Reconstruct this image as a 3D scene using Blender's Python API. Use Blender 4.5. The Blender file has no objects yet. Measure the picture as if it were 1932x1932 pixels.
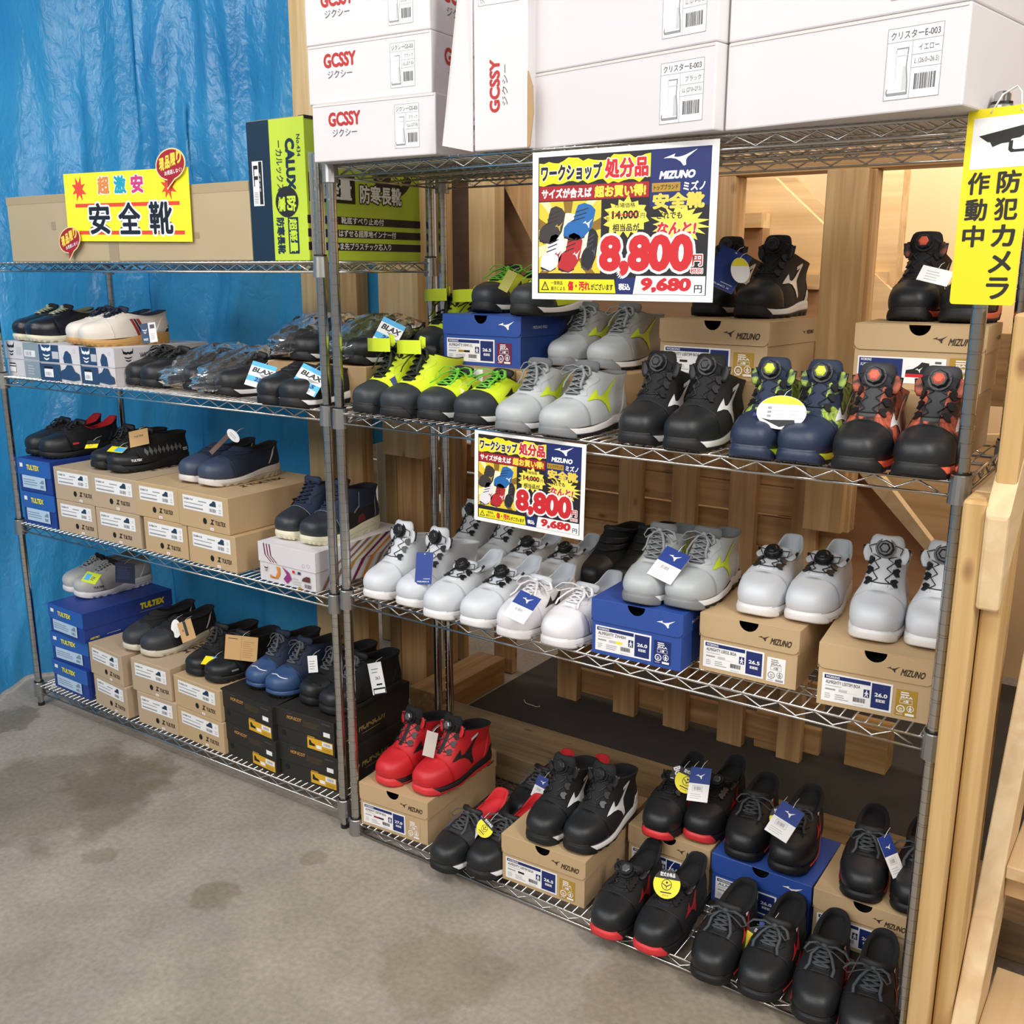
import bpy, bmesh, math, random
from mathutils import Vector, Matrix
from mathutils.bvhtree import BVHTree
from mathutils.geometry import tessellate_polygon
sin, cos, pi, radians = math.sin, math.cos, math.pi, math.radians
SC = bpy.context.scene
COL = SC.collection
rnd = random.Random(5)

# ------------------------------------------------------------------ camera
CAM = Vector((1.8269, -1.8597, 1.5685)); YAW, PITCH, ROLL, FPX = .6056, -.2379, .0006, 1890.93
F_ = Vector((-sin(YAW) * cos(PITCH), cos(YAW) * cos(PITCH), sin(PITCH)))
R_ = Vector((cos(YAW), sin(YAW), 0)); U_ = R_.cross(F_)
R_, U_ = cos(ROLL) * R_ + sin(ROLL) * U_, -sin(ROLL) * R_ + cos(ROLL) * U_
cam = bpy.data.cameras.new('camera'); camo = bpy.data.objects.new('camera', cam); COL.objects.link(camo)
cam.sensor_width = 36; cam.lens = 36 * FPX / 1932; cam.clip_start = .02
camo.matrix_world = Matrix(((R_.x, U_.x, -F_.x, CAM.x), (R_.y, U_.y, -F_.y, CAM.y), (R_.z, U_.z, -F_.z, CAM.z), (0, 0, 0, 1)))
SC.camera = camo
SC.view_settings.view_transform = 'Standard'; SC.view_settings.look = 'None'
SC.view_settings.gamma = 1; SC.view_settings.use_curve_mapping = False
SC.view_settings.exposure = -.12

# ------------------------------------------------------------------ world and lamps
W = bpy.data.worlds.new('world'); SC.world = W; W.use_nodes = True
W.node_tree.nodes['Background'].inputs[0].default_value = (1, .97, .93, 1)
W.node_tree.nodes['Background'].inputs[1].default_value = .31

def area(name, loc, target, sx, sy, power, color):
    l = bpy.data.lights.new(name, 'AREA'); l.shape = 'RECTANGLE'; l.size = sx; l.size_y = sy
    l.energy = power; l.color = color
    o = bpy.data.objects.new(name, l); COL.objects.link(o); o.location = loc
    o.rotation_euler = (Vector(target) - Vector(loc)).to_track_quat('-Z', 'Y').to_euler()
    return o
area('ceiling_tube_light', (.9, -2.1, 3.6), (.7, -.2, .5), 2.4, .4, 36, (1, .97, .93))
area('ceiling_tube_light', (-1.6, -1.9, 3.6), (-1.4, .1, .6), 2.4, .4, 44, (.96, .98, 1))
area('ceiling_tube_light', (.2, -4.4, 3.2), (0, -.2, .8), 4.4, .7, 122, (1, .98, .95))
area('ceiling_tube_light', (3.3, -1.3, 3.3), (1.4, 0, 1.2), .5, 2.2, 85, (1, .96, .9))
area('stair_room_light', (1.2, 1.36, 2.5), (1.25, 2.3, 1.75), 1.6, .3, 30, (1, .93, .82))
area('yard_daylight', (-2.75, -.2, 1.7), (-1.7, .3, 1.2), 2.2, 2.6, 26, (.9, .97, 1))

def ray(px, py): return F_ + R_ * ((px - 966) / FPX) - U_ * ((py - 966) / FPX)
def onz(px, py, z): d = ray(px, py); return CAM + d * ((z - CAM.z) / d.z)
def ony(px, py, y): d = ray(px, py); return CAM + d * ((y - CAM.y) / d.y)
def onx(px, py, x): d = ray(px, py); return CAM + d * ((x - CAM.x) / d.x)

# ------------------------------------------------------------------ materials
def lin(h):
    h = h.lstrip('#'); c = [int(h[i:i + 2], 16) / 255 for i in (0, 2, 4)]
    return tuple(x / 12.92 if x <= .04045 else ((x + .055) / 1.055) ** 2.4 for x in c) + (1,)
MATS = {}
def mat(name, hexc=None, rough=.6, metal=0, bump=0, bscale=300, coat=0, var=0, vscale=8, spec=.5, trans=0, sheen=0):
    if name in MATS: return MATS[name]
    m = bpy.data.materials.new(name); m.use_nodes = True; MATS[name] = m
    nt = m.node_tree; b = nt.nodes['Principled BSDF']
    b.inputs['Base Color'].default_value = lin(hexc); b.inputs['Roughness'].default_value = rough
    b.inputs['Metallic'].default_value = metal; b.inputs['Coat Weight'].default_value = coat
    b.inputs['Specular IOR Level'].default_value = spec
    b.inputs['Sheen Weight'].default_value = sheen
    if bump or var:
        tc = nt.nodes.new('ShaderNodeTexCoord')
    if bump:
        n = nt.nodes.new('ShaderNodeTexNoise'); n.inputs['Scale'].default_value = bscale; n.inputs['Detail'].default_value = 3
        nt.links.new(tc.outputs['Object'], n.inputs['Vector'])
        bp = nt.nodes.new('ShaderNodeBump'); bp.inputs['Strength'].default_value = bump; bp.inputs['Distance'].default_value = .002
        nt.links.new(n.outputs['Fac'], bp.inputs['Height']); nt.links.new(bp.outputs['Normal'], b.inputs['Normal'])
    if var:
        n = nt.nodes.new('ShaderNodeTexNoise'); n.inputs['Scale'].default_value = vscale; n.inputs['Detail'].default_value = 5
        nt.links.new(tc.outputs['Object'], n.inputs['Vector'])
        cr = nt.nodes.new('ShaderNodeValToRGB'); c = lin(hexc)
        cr.color_ramp.elements[0].position = .3; cr.color_ramp.elements[1].position = .7
        cr.color_ramp.elements[0].color = tuple(x * (1 - var) for x in c[:3]) + (1,)
        cr.color_ramp.elements[1].color = tuple(min(1, x * (1 + var)) for x in c[:3]) + (1,)
        nt.links.new(n.outputs['Fac'], cr.inputs['Fac']); nt.links.new(cr.outputs['Color'], b.inputs['Base Color'])
    return m

def wood(name, c1, c2, axis, scale=1.0, rough=.55, knots=True):
    if name in MATS: return MATS[name]
    m = bpy.data.materials.new(name); m.use_nodes = True; MATS[name] = m
    nt = m.node_tree; N = nt.nodes.new; L = nt.links.new; b = nt.nodes['Principled BSDF']
    b.inputs['Roughness'].default_value = rough
    tc = N('ShaderNodeTexCoord'); mp = N('ShaderNodeMapping'); oi = N('ShaderNodeObjectInfo')
    s = [34 * scale] * 3; s['xyz'.index(axis)] = 1.6 * scale
    mp.inputs['Scale'].default_value = s
    ad = N('ShaderNodeVectorMath'); ad.operation = 'ADD'
    sc = N('ShaderNodeVectorMath'); sc.operation = 'SCALE'; sc.inputs['Scale'].default_value = 9
    L(oi.outputs['Random'], sc.inputs[0]); L(tc.outputs['Object'], ad.inputs[0]); L(sc.outputs[0], ad.inputs[1])
    L(ad.outputs[0], mp.inputs['Vector'])
    n = N('ShaderNodeTexNoise'); n.inputs['Scale'].default_value = 1; n.inputs['Detail'].default_value = 6; n.inputs['Distortion'].default_value = .8
    L(mp.outputs[0], n.inputs['Vector'])
    cr = N('ShaderNodeValToRGB'); cr.color_ramp.elements[0].position = .32; cr.color_ramp.elements[1].position = .68
    cr.color_ramp.elements[0].color = lin(c2); cr.color_ramp.elements[1].color = lin(c1)
    L(n.outputs['Fac'], cr.inputs['Fac'])
    out = cr.outputs['Color']
    if knots:
        mp2 = N('ShaderNodeMapping'); s = [9 * scale] * 3; s['xyz'.index(axis)] = 4.2 * scale; mp2.inputs['Scale'].default_value = s
        L(ad.outputs[0], mp2.inputs['Vector'])
        v = N('ShaderNodeTexVoronoi'); v.inputs['Scale'].default_value = 1
        L(mp2.outputs[0], v.inputs['Vector'])
        r2 = N('ShaderNodeValToRGB'); r2.color_ramp.elements[0].position = .03; r2.color_ramp.elements[1].position = .1
        r2.color_ramp.elements[0].color = (.28, .16, .09, 1); r2.color_ramp.elements[1].color = (1, 1, 1, 1)
        L(v.outputs['Distance'], r2.inputs['Fac'])
        mx = N('ShaderNodeMix'); mx.data_type = 'RGBA'; mx.blend_type = 'MULTIPLY'; mx.inputs['Factor'].default_value = .75
        L(out, mx.inputs['A']); L(r2.outputs['Color'], mx.inputs['B']); out = mx.outputs['Result']
    L(out, b.inputs['Base Color'])
    bp = N('ShaderNodeBump'); bp.inputs['Strength'].default_value = .12; bp.inputs['Distance'].default_value = .003
    L(n.outputs['Fac'], bp.inputs['Height']); L(bp.outputs['Normal'], b.inputs['Normal'])
    return m

def camo(name, cols, rough=.55, scale=26):
    if name in MATS: return MATS[name]
    m = bpy.data.materials.new(name); m.use_nodes = True; MATS[name] = m
    nt = m.node_tree; b = nt.nodes['Principled BSDF']; b.inputs['Roughness'].default_value = rough
    tc = nt.nodes.new('ShaderNodeTexCoord'); n = nt.nodes.new('ShaderNodeTexNoise')
    n.inputs['Scale'].default_value = scale; n.inputs['Detail'].default_value = 4; n.inputs['Distortion'].default_value = 1.3
    cr = nt.nodes.new('ShaderNodeValToRGB'); cr.color_ramp.interpolation = 'EASE'
    while len(cr.color_ramp.elements) < len(cols): cr.color_ramp.elements.new(.5)
    for i, (p, c) in enumerate(cols):
        cr.color_ramp.elements[i].position = p; cr.color_ramp.elements[i].color = lin(c)
    nt.links.new(tc.outputs['Object'], n.inputs['Vector']); nt.links.new(n.outputs['Fac'], cr.inputs['Fac'])
    nt.links.new(cr.outputs['Color'], b.inputs['Base Color'])
    return m

def mat_floor():
    m = bpy.data.materials.new('worn_concrete'); m.use_nodes = True
    nt = m.node_tree; N = nt.nodes.new; L = nt.links.new; b = nt.nodes['Principled BSDF']; b.inputs['Roughness'].default_value = .75
    tc = N('ShaderNodeTexCoord')
    def noise(s, d, dist=0):
        n = N('ShaderNodeTexNoise'); n.inputs['Scale'].default_value = s; n.inputs['Detail'].default_value = d; n.inputs['Distortion'].default_value = dist
        L(tc.outputs['Object'], n.inputs['Vector']); return n
    def ramp(src, p0, c0, p1, c1):
        r = N('ShaderNodeValToRGB'); r.color_ramp.elements[0].position = p0; r.color_ramp.elements[1].position = p1
        r.color_ramp.elements[0].color = c0; r.color_ramp.elements[1].color = c1; L(src, r.inputs['Fac']); return r.outputs['Color']
    def mul(a, bb, f=1):
        x = N('ShaderNodeMix'); x.data_type = 'RGBA'; x.blend_type = 'MULTIPLY'; x.inputs['Factor'].default_value = f
        L(a, x.inputs['A']); L(bb, x.inputs['B']); return x.outputs['Result']
    n1 = noise(70, 4); n2 = noise(5, 6); n3 = noise(1.3, 4)
    base = ramp(n1.outputs['Fac'], .25, lin('#958c80'), .75, lin('#aea396'))
    base = mul(base, ramp(n2.outputs['Fac'], .3, (.82, .81, .8, 1), .7, (1.05, 1.05, 1.05, 1)))
    base = mul(base, ramp(n3.outputs['Fac'], .3, (.86, .86, .86, 1), .6, (1, 1, 1, 1)))
    # damp stains with ragged outlines
    for (x, y, r, dark) in STAINS:
        vm = N('ShaderNodeVectorMath'); vm.operation = 'DISTANCE'; vm.inputs[1].default_value = (x, y, 0)
        L(tc.outputs['Object'], vm.inputs[0])
        nn = noise(7 / max(r, .12) * .35, 6)
        ma = N('ShaderNodeMath'); ma.operation = 'MULTIPLY_ADD'; ma.inputs[1].default_value = r * 1.3; L(nn.outputs['Fac'], ma.inputs[0]); L(vm.outputs['Value'], ma.inputs[2])
        dv = N('ShaderNodeMath'); dv.operation = 'DIVIDE'; dv.inputs[1].default_value = r * 1.65; L(ma.outputs[0], dv.inputs[0])
        base = mul(base, ramp(dv.outputs[0], .86, (dark, dark * .97, dark * .9, 1), 1.0, (1, 1, 1, 1)))
    L(base, b.inputs['Base Color'])
    bp = N('ShaderNodeBump'); bp.inputs['Strength'].default_value = .25; bp.inputs['Distance'].default_value = .003
    L(n1.outputs['Fac'], bp.inputs['Height']); L(bp.outputs['Normal'], b.inputs['Normal'])
    return m
STAINS = []
for (px, py, r, dk) in ((110, 1500, .33, .7), (240, 1470, .2, .74), (10, 1360, .12, .62), (190, 1615, .05, .75), (400, 1690, .07, .78), (590, 1620, .04, .82), (830, 1830, .16, .86), (1330, 1900, .3, .85)):
    p = onz(px, py, 0); STAINS.append((p.x, p.y, r, dk))

def mat_tarp():
    m = bpy.data.materials.new('blue_tarpaulin'); m.use_nodes = True
    nt = m.node_tree; N = nt.nodes.new; L = nt.links.new; b = nt.nodes['Principled BSDF']
    tc = N('ShaderNodeTexCoord')
    n = N('ShaderNodeTexNoise'); n.inputs['Scale'].default_value = 2.2; n.inputs['Detail'].default_value = 5
    L(tc.outputs['Object'], n.inputs['Vector'])
    cr = N('ShaderNodeValToRGB'); cr.color_ramp.elements[0].position = .3; cr.color_ramp.elements[1].position = .75
    cr.color_ramp.elements[0].color = lin('#2a84c2'); cr.color_ramp.elements[1].color = lin('#4caade')
    L(n.outputs['Fac'], cr.inputs['Fac']); L(cr.outputs['Color'], b.inputs['Base Color'])
    b.inputs['Roughness'].default_value = .24; b.inputs['Specular IOR Level'].default_value = .7
    mp = N('ShaderNodeMapping'); mp.inputs['Scale'].default_value = (9, 9, 5); L(tc.outputs['Object'], mp.inputs['Vector'])
    n2 = N('ShaderNodeTexNoise'); n2.inputs['Scale'].default_value = 3.5; n2.inputs['Detail'].default_value = 8; n2.inputs['Distortion'].default_value = .6
    L(mp.outputs[0], n2.inputs['Vector'])
    bp = N('ShaderNodeBump'); bp.inputs['Strength'].default_value = .8; bp.inputs['Distance'].default_value = .012
    L(n2.outputs['Fac'], bp.inputs['Height']); L(bp.outputs['Normal'], b.inputs['Normal'])
    tr = N('ShaderNodeBsdfTranslucent'); tr.inputs['Color'].default_value = lin('#49b6f0'); ms = N('ShaderNodeMixShader'); ms.inputs[0].default_value = .28
    L(b.outputs[0], ms.inputs[1]); L(tr.outputs[0], ms.inputs[2]); L(ms.outputs[0], nt.nodes['Material Output'].inputs['Surface'])
    return m

def mat_bag():
    m = bpy.data.materials.new('clear_polythene'); m.use_nodes = True
    nt = m.node_tree; N = nt.nodes.new; L = nt.links.new
    nt.nodes.remove(nt.nodes['Principled BSDF'])
    t = N('ShaderNodeBsdfTransparent'); t.inputs['Color'].default_value = (.93, .95, .97, 1)
    g = N('ShaderNodeBsdfGlossy'); g.inputs['Roughness'].default_value = .12
    d = N('ShaderNodeBsdfDiffuse'); d.inputs['Color'].default_value = (.8, .85, .9, 1)
    tc = N('ShaderNodeTexCoord'); n = N('ShaderNodeTexNoise'); n.inputs['Scale'].default_value = 22; n.inputs['Detail'].default_value = 6; n.inputs['Distortion'].default_value = 1.2
    L(tc.outputs['Object'], n.inputs['Vector'])
    bp = N('ShaderNodeBump'); bp.inputs['Strength'].default_value = .7; bp.inputs['Distance'].default_value = .008; L(n.outputs['Fac'], bp.inputs['Height'])
    L(bp.outputs['Normal'], g.inputs['Normal'])
    fr = N('ShaderNodeFresnel'); fr.inputs['IOR'].default_value = 1.28; L(bp.outputs['Normal'], fr.inputs['Normal'])
    m1 = N('ShaderNodeMixShader'); L(fr.outputs[0], m1.inputs[0]); L(t.outputs[0], m1.inputs[1]); L(g.outputs[0], m1.inputs[2])
    m2 = N('ShaderNodeMixShader'); m2.inputs[0].default_value = .03; L(m1.outputs[0], m2.inputs[1]); L(d.outputs[0], m2.inputs[2])
    L(m2.outputs[0], nt.nodes['Material Output'].inputs['Surface'])
    MATS['bag'] = m; return m

# ------------------------------------------------------------------ mesh builder and tagging
class MB:
    def __init__(s): s.v = []; s.f = []; s.m = []; s.sm = []; s.mats = []
    def mi(s, m):
        if m not in s.mats: s.mats.append(m)
        return s.mats.index(m)
    def add(s, vs, fs, m, smooth=False):
        o = len(s.v); s.v += [tuple(v) for v in vs]; k = s.mi(m)
        for f in fs: s.f.append([o + i for i in f]); s.m.append(k); s.sm.append(smooth)
    def box(s, lo, hi, m, M=None):
        (a, b, c), (d, e, f) = lo, hi
        vs = [Vector(p) for p in ((a, b, c), (d, b, c), (d, e, c), (a, e, c), (a, b, f), (d, b, f), (d, e, f), (a, e, f))]
        if M: vs = [M @ v for v in vs]
        s.add(vs, [(0, 3, 2, 1), (4, 5, 6, 7), (0, 1, 5, 4), (1, 2, 6, 5), (2, 3, 7, 6), (3, 0, 4, 7)], m)
    def prism(s, poly, t0, t1, m, fn):
        """poly in 2D, extruded t0..t1, fn(u,v,t)->point"""
        n = len(poly); tris = tessellate_polygon([[Vector((p[0], p[1], 0)) for p in poly]])
        vs = [fn(p[0], p[1], t0) for p in poly] + [fn(p[0], p[1], t1) for p in poly]
        fs = [tuple(t) for t in tris] + [tuple(n + i for i in reversed(t)) for t in tris] + [(i, (i + 1) % n, n + (i + 1) % n, n + i) for i in range(n)]
        s.add(vs, fs, m)
    def tube(s, pts, r, m, seg=6, closed=False, flat=1.0, caps=True):
        pts = [Vector(p) for p in pts]; n = len(pts); vs = []; fs = []
        up = Vector((0, 0, 1)); prev = None
        for i, p in enumerate(pts):
            a = pts[(i - 1) % n] if (closed or i > 0) else p; b = pts[(i + 1) % n] if (closed or i < n - 1) else p
            t = (b - a).normalized()
            if prev is None:
                x = t.cross(up)
                if x.length < .05: x = t.cross(Vector((1, 0, 0)))
            else:
                x = prev - t * prev.dot(t)
            x.normalize(); prev = x; y = t.cross(x)
            rr = r[i] if isinstance(r, (list, tuple)) else r
            for k in range(seg):
                an = 2 * pi * k / seg; vs.append(p + x * (cos(an) * rr) + y * (sin(an) * rr * flat))
        for i in range(n if closed else n - 1):
            for k in range(seg):
                j = (i + 1) % n; fs.append((i * seg + k, i * seg + (k + 1) % seg, j * seg + (k + 1) % seg, j * seg + k))
        if caps and not closed: fs += [tuple(range(seg - 1, -1, -1)), tuple((n - 1) * seg + k for k in range(seg))]
        s.add(vs, fs, m, True)
    def rings(s, rs, m, closed=True, cap0=False, cap1=False, smooth=True, flip=False):
        n = len(rs[0]); vs = [p for r in rs for p in r]; fs = []
        for i in range(len(rs) - 1):
            for k in range(n if closed else n - 1):
                f = (i * n + k, i * n + (k + 1) % n, (i + 1) * n + (k + 1) % n, (i + 1) * n + k)
                fs.append(tuple(reversed(f)) if flip else f)
        if cap0: fs.append(tuple(range(n - 1, -1, -1)))
        if cap1: fs.append(tuple((len(rs) - 1) * n + k for k in range(n)))
        s.add(vs, fs, m, smooth)
    def cyl(s, c, ax, r, h, m, seg=16, r2=None, bev=0):
        ax = Vector(ax).normalized(); x = ax.cross(Vector((0, 0, 1)))
        if x.length < .01: x = Vector((1, 0, 0))
        x.normalize(); y = ax.cross(x); c = Vector(c); r2 = r if r2 is None else r2
        prof = [(r, 0), (r2, h)] if not bev else [(r, 0), (r2, h - bev), (r2 - bev, h)]
        rs = [[c + ax * hh + x * (cos(2 * pi * k / seg) * rr) + y * (sin(2 * pi * k / seg) * rr) for k in range(seg)] for rr, hh in prof]
        s.rings(rs, m, True, True, True, False)
    def mesh(s, name):
        me = bpy.data.meshes.new(name); me.from_pydata(s.v, [], s.f)
        for m in s.mats: me.materials.append(m)
        me.polygons.foreach_set('material_index', s.m); me.polygons.foreach_set('use_smooth', s.sm); me.update()
        return me
    def build(s, name, parent=None, recalc=False):
        me = s.mesh(name)
        if recalc:
            bm = bmesh.new(); bm.from_mesh(me); bmesh.ops.recalc_face_normals(bm, faces=bm.faces); bm.to_mesh(me); bm.free()
        return link(name, me, parent)
def link(name, me, parent=None):
    o = bpy.data.objects.new(name, me); COL.objects.link(o)
    if parent: o.parent = parent
    return o
def tag(o, label, cat, group=None):
    o['label'] = label; o['category'] = cat
    if group: o['group'] = group
    return o
def thing(name, label, cat, loc=(0, 0, 0), rz=0, group=None):
    o = bpy.data.objects.new(name, None); COL.objects.link(o); o.empty_display_size = .05
    o.location = loc; o.rotation_euler = (0, 0, rz)
    return tag(o, label, cat, group)
def struct(o): o['kind'] = 'structure'; return o

# ------------------------------------------------------------------ flat printed artwork
GL = {}
def glyphs(t, bold):
    k = (t, bold)
    if k not in GL:
        cu = bpy.data.curves.new('t', 'FONT'); cu.body = t; cu.size = 1; cu.offset = bold; cu.resolution_u = 3; cu.fill_mode = 'FRONT'
        o = bpy.data.objects.new('t', cu); COL.objects.link(o)
        dg = bpy.context.evaluated_depsgraph_get(); dg.update(); e = o.evaluated_get(dg); me = e.to_mesh()
        GL[k] = ([(v.co.x, v.co.y) for v in me.vertices], [tuple(p.vertices) for p in me.polygons])
        e.to_mesh_clear(); bpy.data.objects.remove(o); bpy.data.curves.remove(cu)
    return GL[k]
BIRD = [(0, .436), (.346, .642), (.315, .486), (.416, .459), (.533, .486), (.65, .545), (1, .817), (.805, .545), (.708, .428), (.669, .272), (.677, .04), (.603, 0), (.514, .214), (.377, .37), (.222, .428)]
class Art:
    def __init__(s): s.items = []
    def poly(s, pts, m, l=1): s.items.append((pts, None, m, l))
    def rect(s, x0, y0, x1, y1, m, l=1): s.poly([(x0, y0), (x1, y0), (x1, y1), (x0, y1)], m, l)
    def disc(s, x, y, r, m, l=1, ry=None, n=28, a0=0, a1=2 * pi):
        ry = r if ry is None else ry
        s.poly([(x + r * cos(a0 + (a1 - a0) * i / n), y + ry * sin(a0 + (a1 - a0) * i / n)) for i in range(n + (0 if a1 - a0 > 6.2 else 1))], m, l)
    def ringd(s, x, y, r, w, m, l=1):
        n = 24
        for i in range(n):
            a, b = 2 * pi * i / n, 2 * pi * (i + 1) / n
            s.poly([(x + r * cos(a), y + r * sin(a)), (x + r * cos(b), y + r * sin(b)), (x + (r - w) * cos(b), y + (r - w) * sin(b)), (x + (r - w) * cos(a), y + (r - w) * sin(a))], m, l)
    def frame(s, x0, y0, x1, y1, w, m, l=1):
        s.rect(x0, y0, x1, y0 + w, m, l); s.rect(x0, y1 - w, x1, y1, m, l); s.rect(x0, y0, x0 + w, y1, m, l); s.rect(x1 - w, y0, x1, y1, m, l)
    def star(s, x, y, r0, r1, n, m, l=1, ry=1, seed=0, rot=0):
        q = random.Random(seed)
        s.poly([(x + (r0 if i % 2 else r1) * q.uniform(.86, 1.1) * cos(pi * i / n + rot), y + ry * (r0 if i % 2 else r1) * q.uniform(.86, 1.1) * sin(pi * i / n + rot)) for i in range(2 * n)], m, l)
    def text(s, t, x0, y0, x1, y1, m, bold=0, shear=0, l=2, out=None, ob=.05):
        """letters fitted to a rectangle; weight comes from copies struck slightly apart"""
        vs, fs = glyphs(t, 0)
        if not vs: return
        X0, X1 = min(v[0] for v in vs) - bold, max(v[0] for v in vs) + bold; Y0, Y1 = min(v[1] for v in vs) - bold, max(v[1] for v in vs) + bold
        kx, ky = (x1 - x0) / max(X1 - X0, 1e-6), (y1 - y0) / max(Y1 - Y0, 1e-6)
        def strike(r, mm, l0):
            n = 0 if r <= 0 else (6 if r < .045 else 9 if r < .09 else 14); offs = [(0, 0)] + [(r * cos(2 * pi * i / n), r * sin(2 * pi * i / n)) for i in range(n)]
            if r > .1: offs += [(r * .5 * cos(2 * pi * i / 8), r * .5 * sin(2 * pi * i / 8)) for i in range(8)]
            for i, (dx, dy) in enumerate(offs):
                s.items.append(([(x0 + (v[0] + dx - X0) * kx + shear * (v[1] + dy - Y0) * ky, y0 + (v[1] + dy - Y0) * ky) for v in vs], fs, mm, l0 + .01 * i))
        if out: strike(bold + ob, out, l - .6)
        strike(bold, m, l)
    def bird(s, x, y, w, m, l=2, h=None):
        h = w * .82 if h is None else h
        s.poly([(x + p[0] * w, y + p[1] / .817 * h) for p in BIRD], m, l)
    def barcode(s, x0, y0, x1, y1, m, l=2, seed=1, n=14):
        q = random.Random(seed); x = x0; u = (x1 - x0) / (n * 2.2)
        while x < x1 - u:
            w = u * q.choice((.6, 1, 1.6)); s.rect(x, y0, min(x + w, x1), y1, m, l); x += w + u * q.choice((.6, 1, 1.2))
    def lines(s, x0, y0, x1, y1, n, m, l=2, seed=0, th=.5):
        q = random.Random(seed); d = (y1 - y0) / n
        for i in range(n): s.rect(x0, y0 + d * i, x0 + (x1 - x0) * q.uniform(.6, 1), y0 + d * (i + th), m, l)
    def put(s, mb, fn, eps=.0003):
        for pts, fs, m, l in s.items:
            vs = [fn(p[0], p[1], l * eps) for p in pts]
            if fs is None:
                fs = [tuple(range(len(pts)))] if len(pts) <= 4 else [tuple(t) for t in tessellate_polygon([[Vector((p[0], p[1], 0)) for p in pts]])]
            mb.add(vs, fs, m)
    def build(s, name, parent, fn, eps=.0003):
        mb = MB(); s.put(mb, fn, eps); return mb.build(name, parent)
def front(x0=0, z0=0, y=0): return lambda u, v, t: Vector((x0 + u, y - t, z0 + v))
def sidex(x, y0=0, z0=0): return lambda u, v, t: Vector((x + t, y0 + u, z0 + v))
def topz(z, x0=0, y0=0): return lambda u, v, t: Vector((x0 + u, y0 + v, z + t))
def plane(M): return lambda u, v, t: M @ Vector((u, v, t))

P = lambda n, h, r=.55: mat('ink_' + n, h, r)
WHT = P('white', '#f4f3f2'); BLK = P('black', '#17161a'); NVY = P('navy', '#172868'); GRY = P('grey', '#9a9a9c'); LGR = P('pale_grey', '#c6c6c8')
RED = P('red', '#cb222a'); DRD = P('dark_red', '#a31822'); YEL = P('yellow', '#f6e51e'); GLD = P('gold', '#b08a2b'); DGY = P('dark_grey', '#55555a')
LIM = P('lime', '#c3dc3a'); ORG = P('orange', '#c98a3c'); PUR = P('purple', '#8d2f86'); CYN = P('cyan', '#4fb2e8'); MRN = P('maroon', '#6e1a45'); BRN = P('brown', '#3a2a1c')
TAN = mat('tan_card', '#c69f6c', .8); KRAFT = mat('kraft_card', '#c2a57d', .8, var=.05, vscale=3); KRAFT2 = mat('grey_kraft_card', '#bca588', .8, var=.04, vscale=3)
KDARK = mat('kraft_inside', '#54432e', .9); CORR = mat('corrugated_card', '#b0926a', .85, var=.08, vscale=4)
BBLUE = mat('blue_card', '#2d4f9e', .45); TBLUE = mat('cobalt_card', '#243f8e', .5); TLID = mat('bright_cobalt_card', '#2b60ae', .5); WCARD = mat('white_card', '#d9d5d7', .6)
BCARD = mat('black_card', '#26241f', .55); DARK = mat('dark_inside', '#0d0c0b', .9); NAVC = mat('slate_navy_card', '#27466a', .55); GCARD = mat('grey_card', '#8fa0a6', .6)

# ------------------------------------------------------------------ room shell
mb = MB(); mb.box((-4.5, -5, -.05), (3.6, 3.2, 0), mat_floor()); struct(mb.build('floor'))
CREAM = mat('cream_plaster', '#e6c596', .8, var=.04, vscale=2)
mb = MB(); mb.box((-.6, 2.3, 0), (3.4, 2.36, 3.2), CREAM); struct(mb.build('wall_back'))
W1 = wood('pine_z', '#c9a574', '#a8834f', 'z'); W1L = wood('pale_pine_z', '#dcbf90', '#c4a26c', 'z'); W2 = wood('brown_pine_z', '#cda573', '#a87f50', 'z')
WX = wood('brown_pine_x', '#c99f6c', '#a1784a', 'x'); WXL = wood('pine_x', '#c39b66', '#9c7744', 'x'); WY = wood('pine_y', '#c79f68', '#a37b47', 'y')
STW = wood('stair_wood', '#e2c79d', '#cfae80', 'y', .6, knots=False); STZ = wood('post_wood', '#d6b47e', '#bd955a', 'z', .8); PLY = wood('plywood_panel', '#a37c56', '#8a6543', 'x', .5, knots=False)
OSB = wood('pale_plywood', '#d9b98a', '#bd9a6a', 'x', .5)

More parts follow.
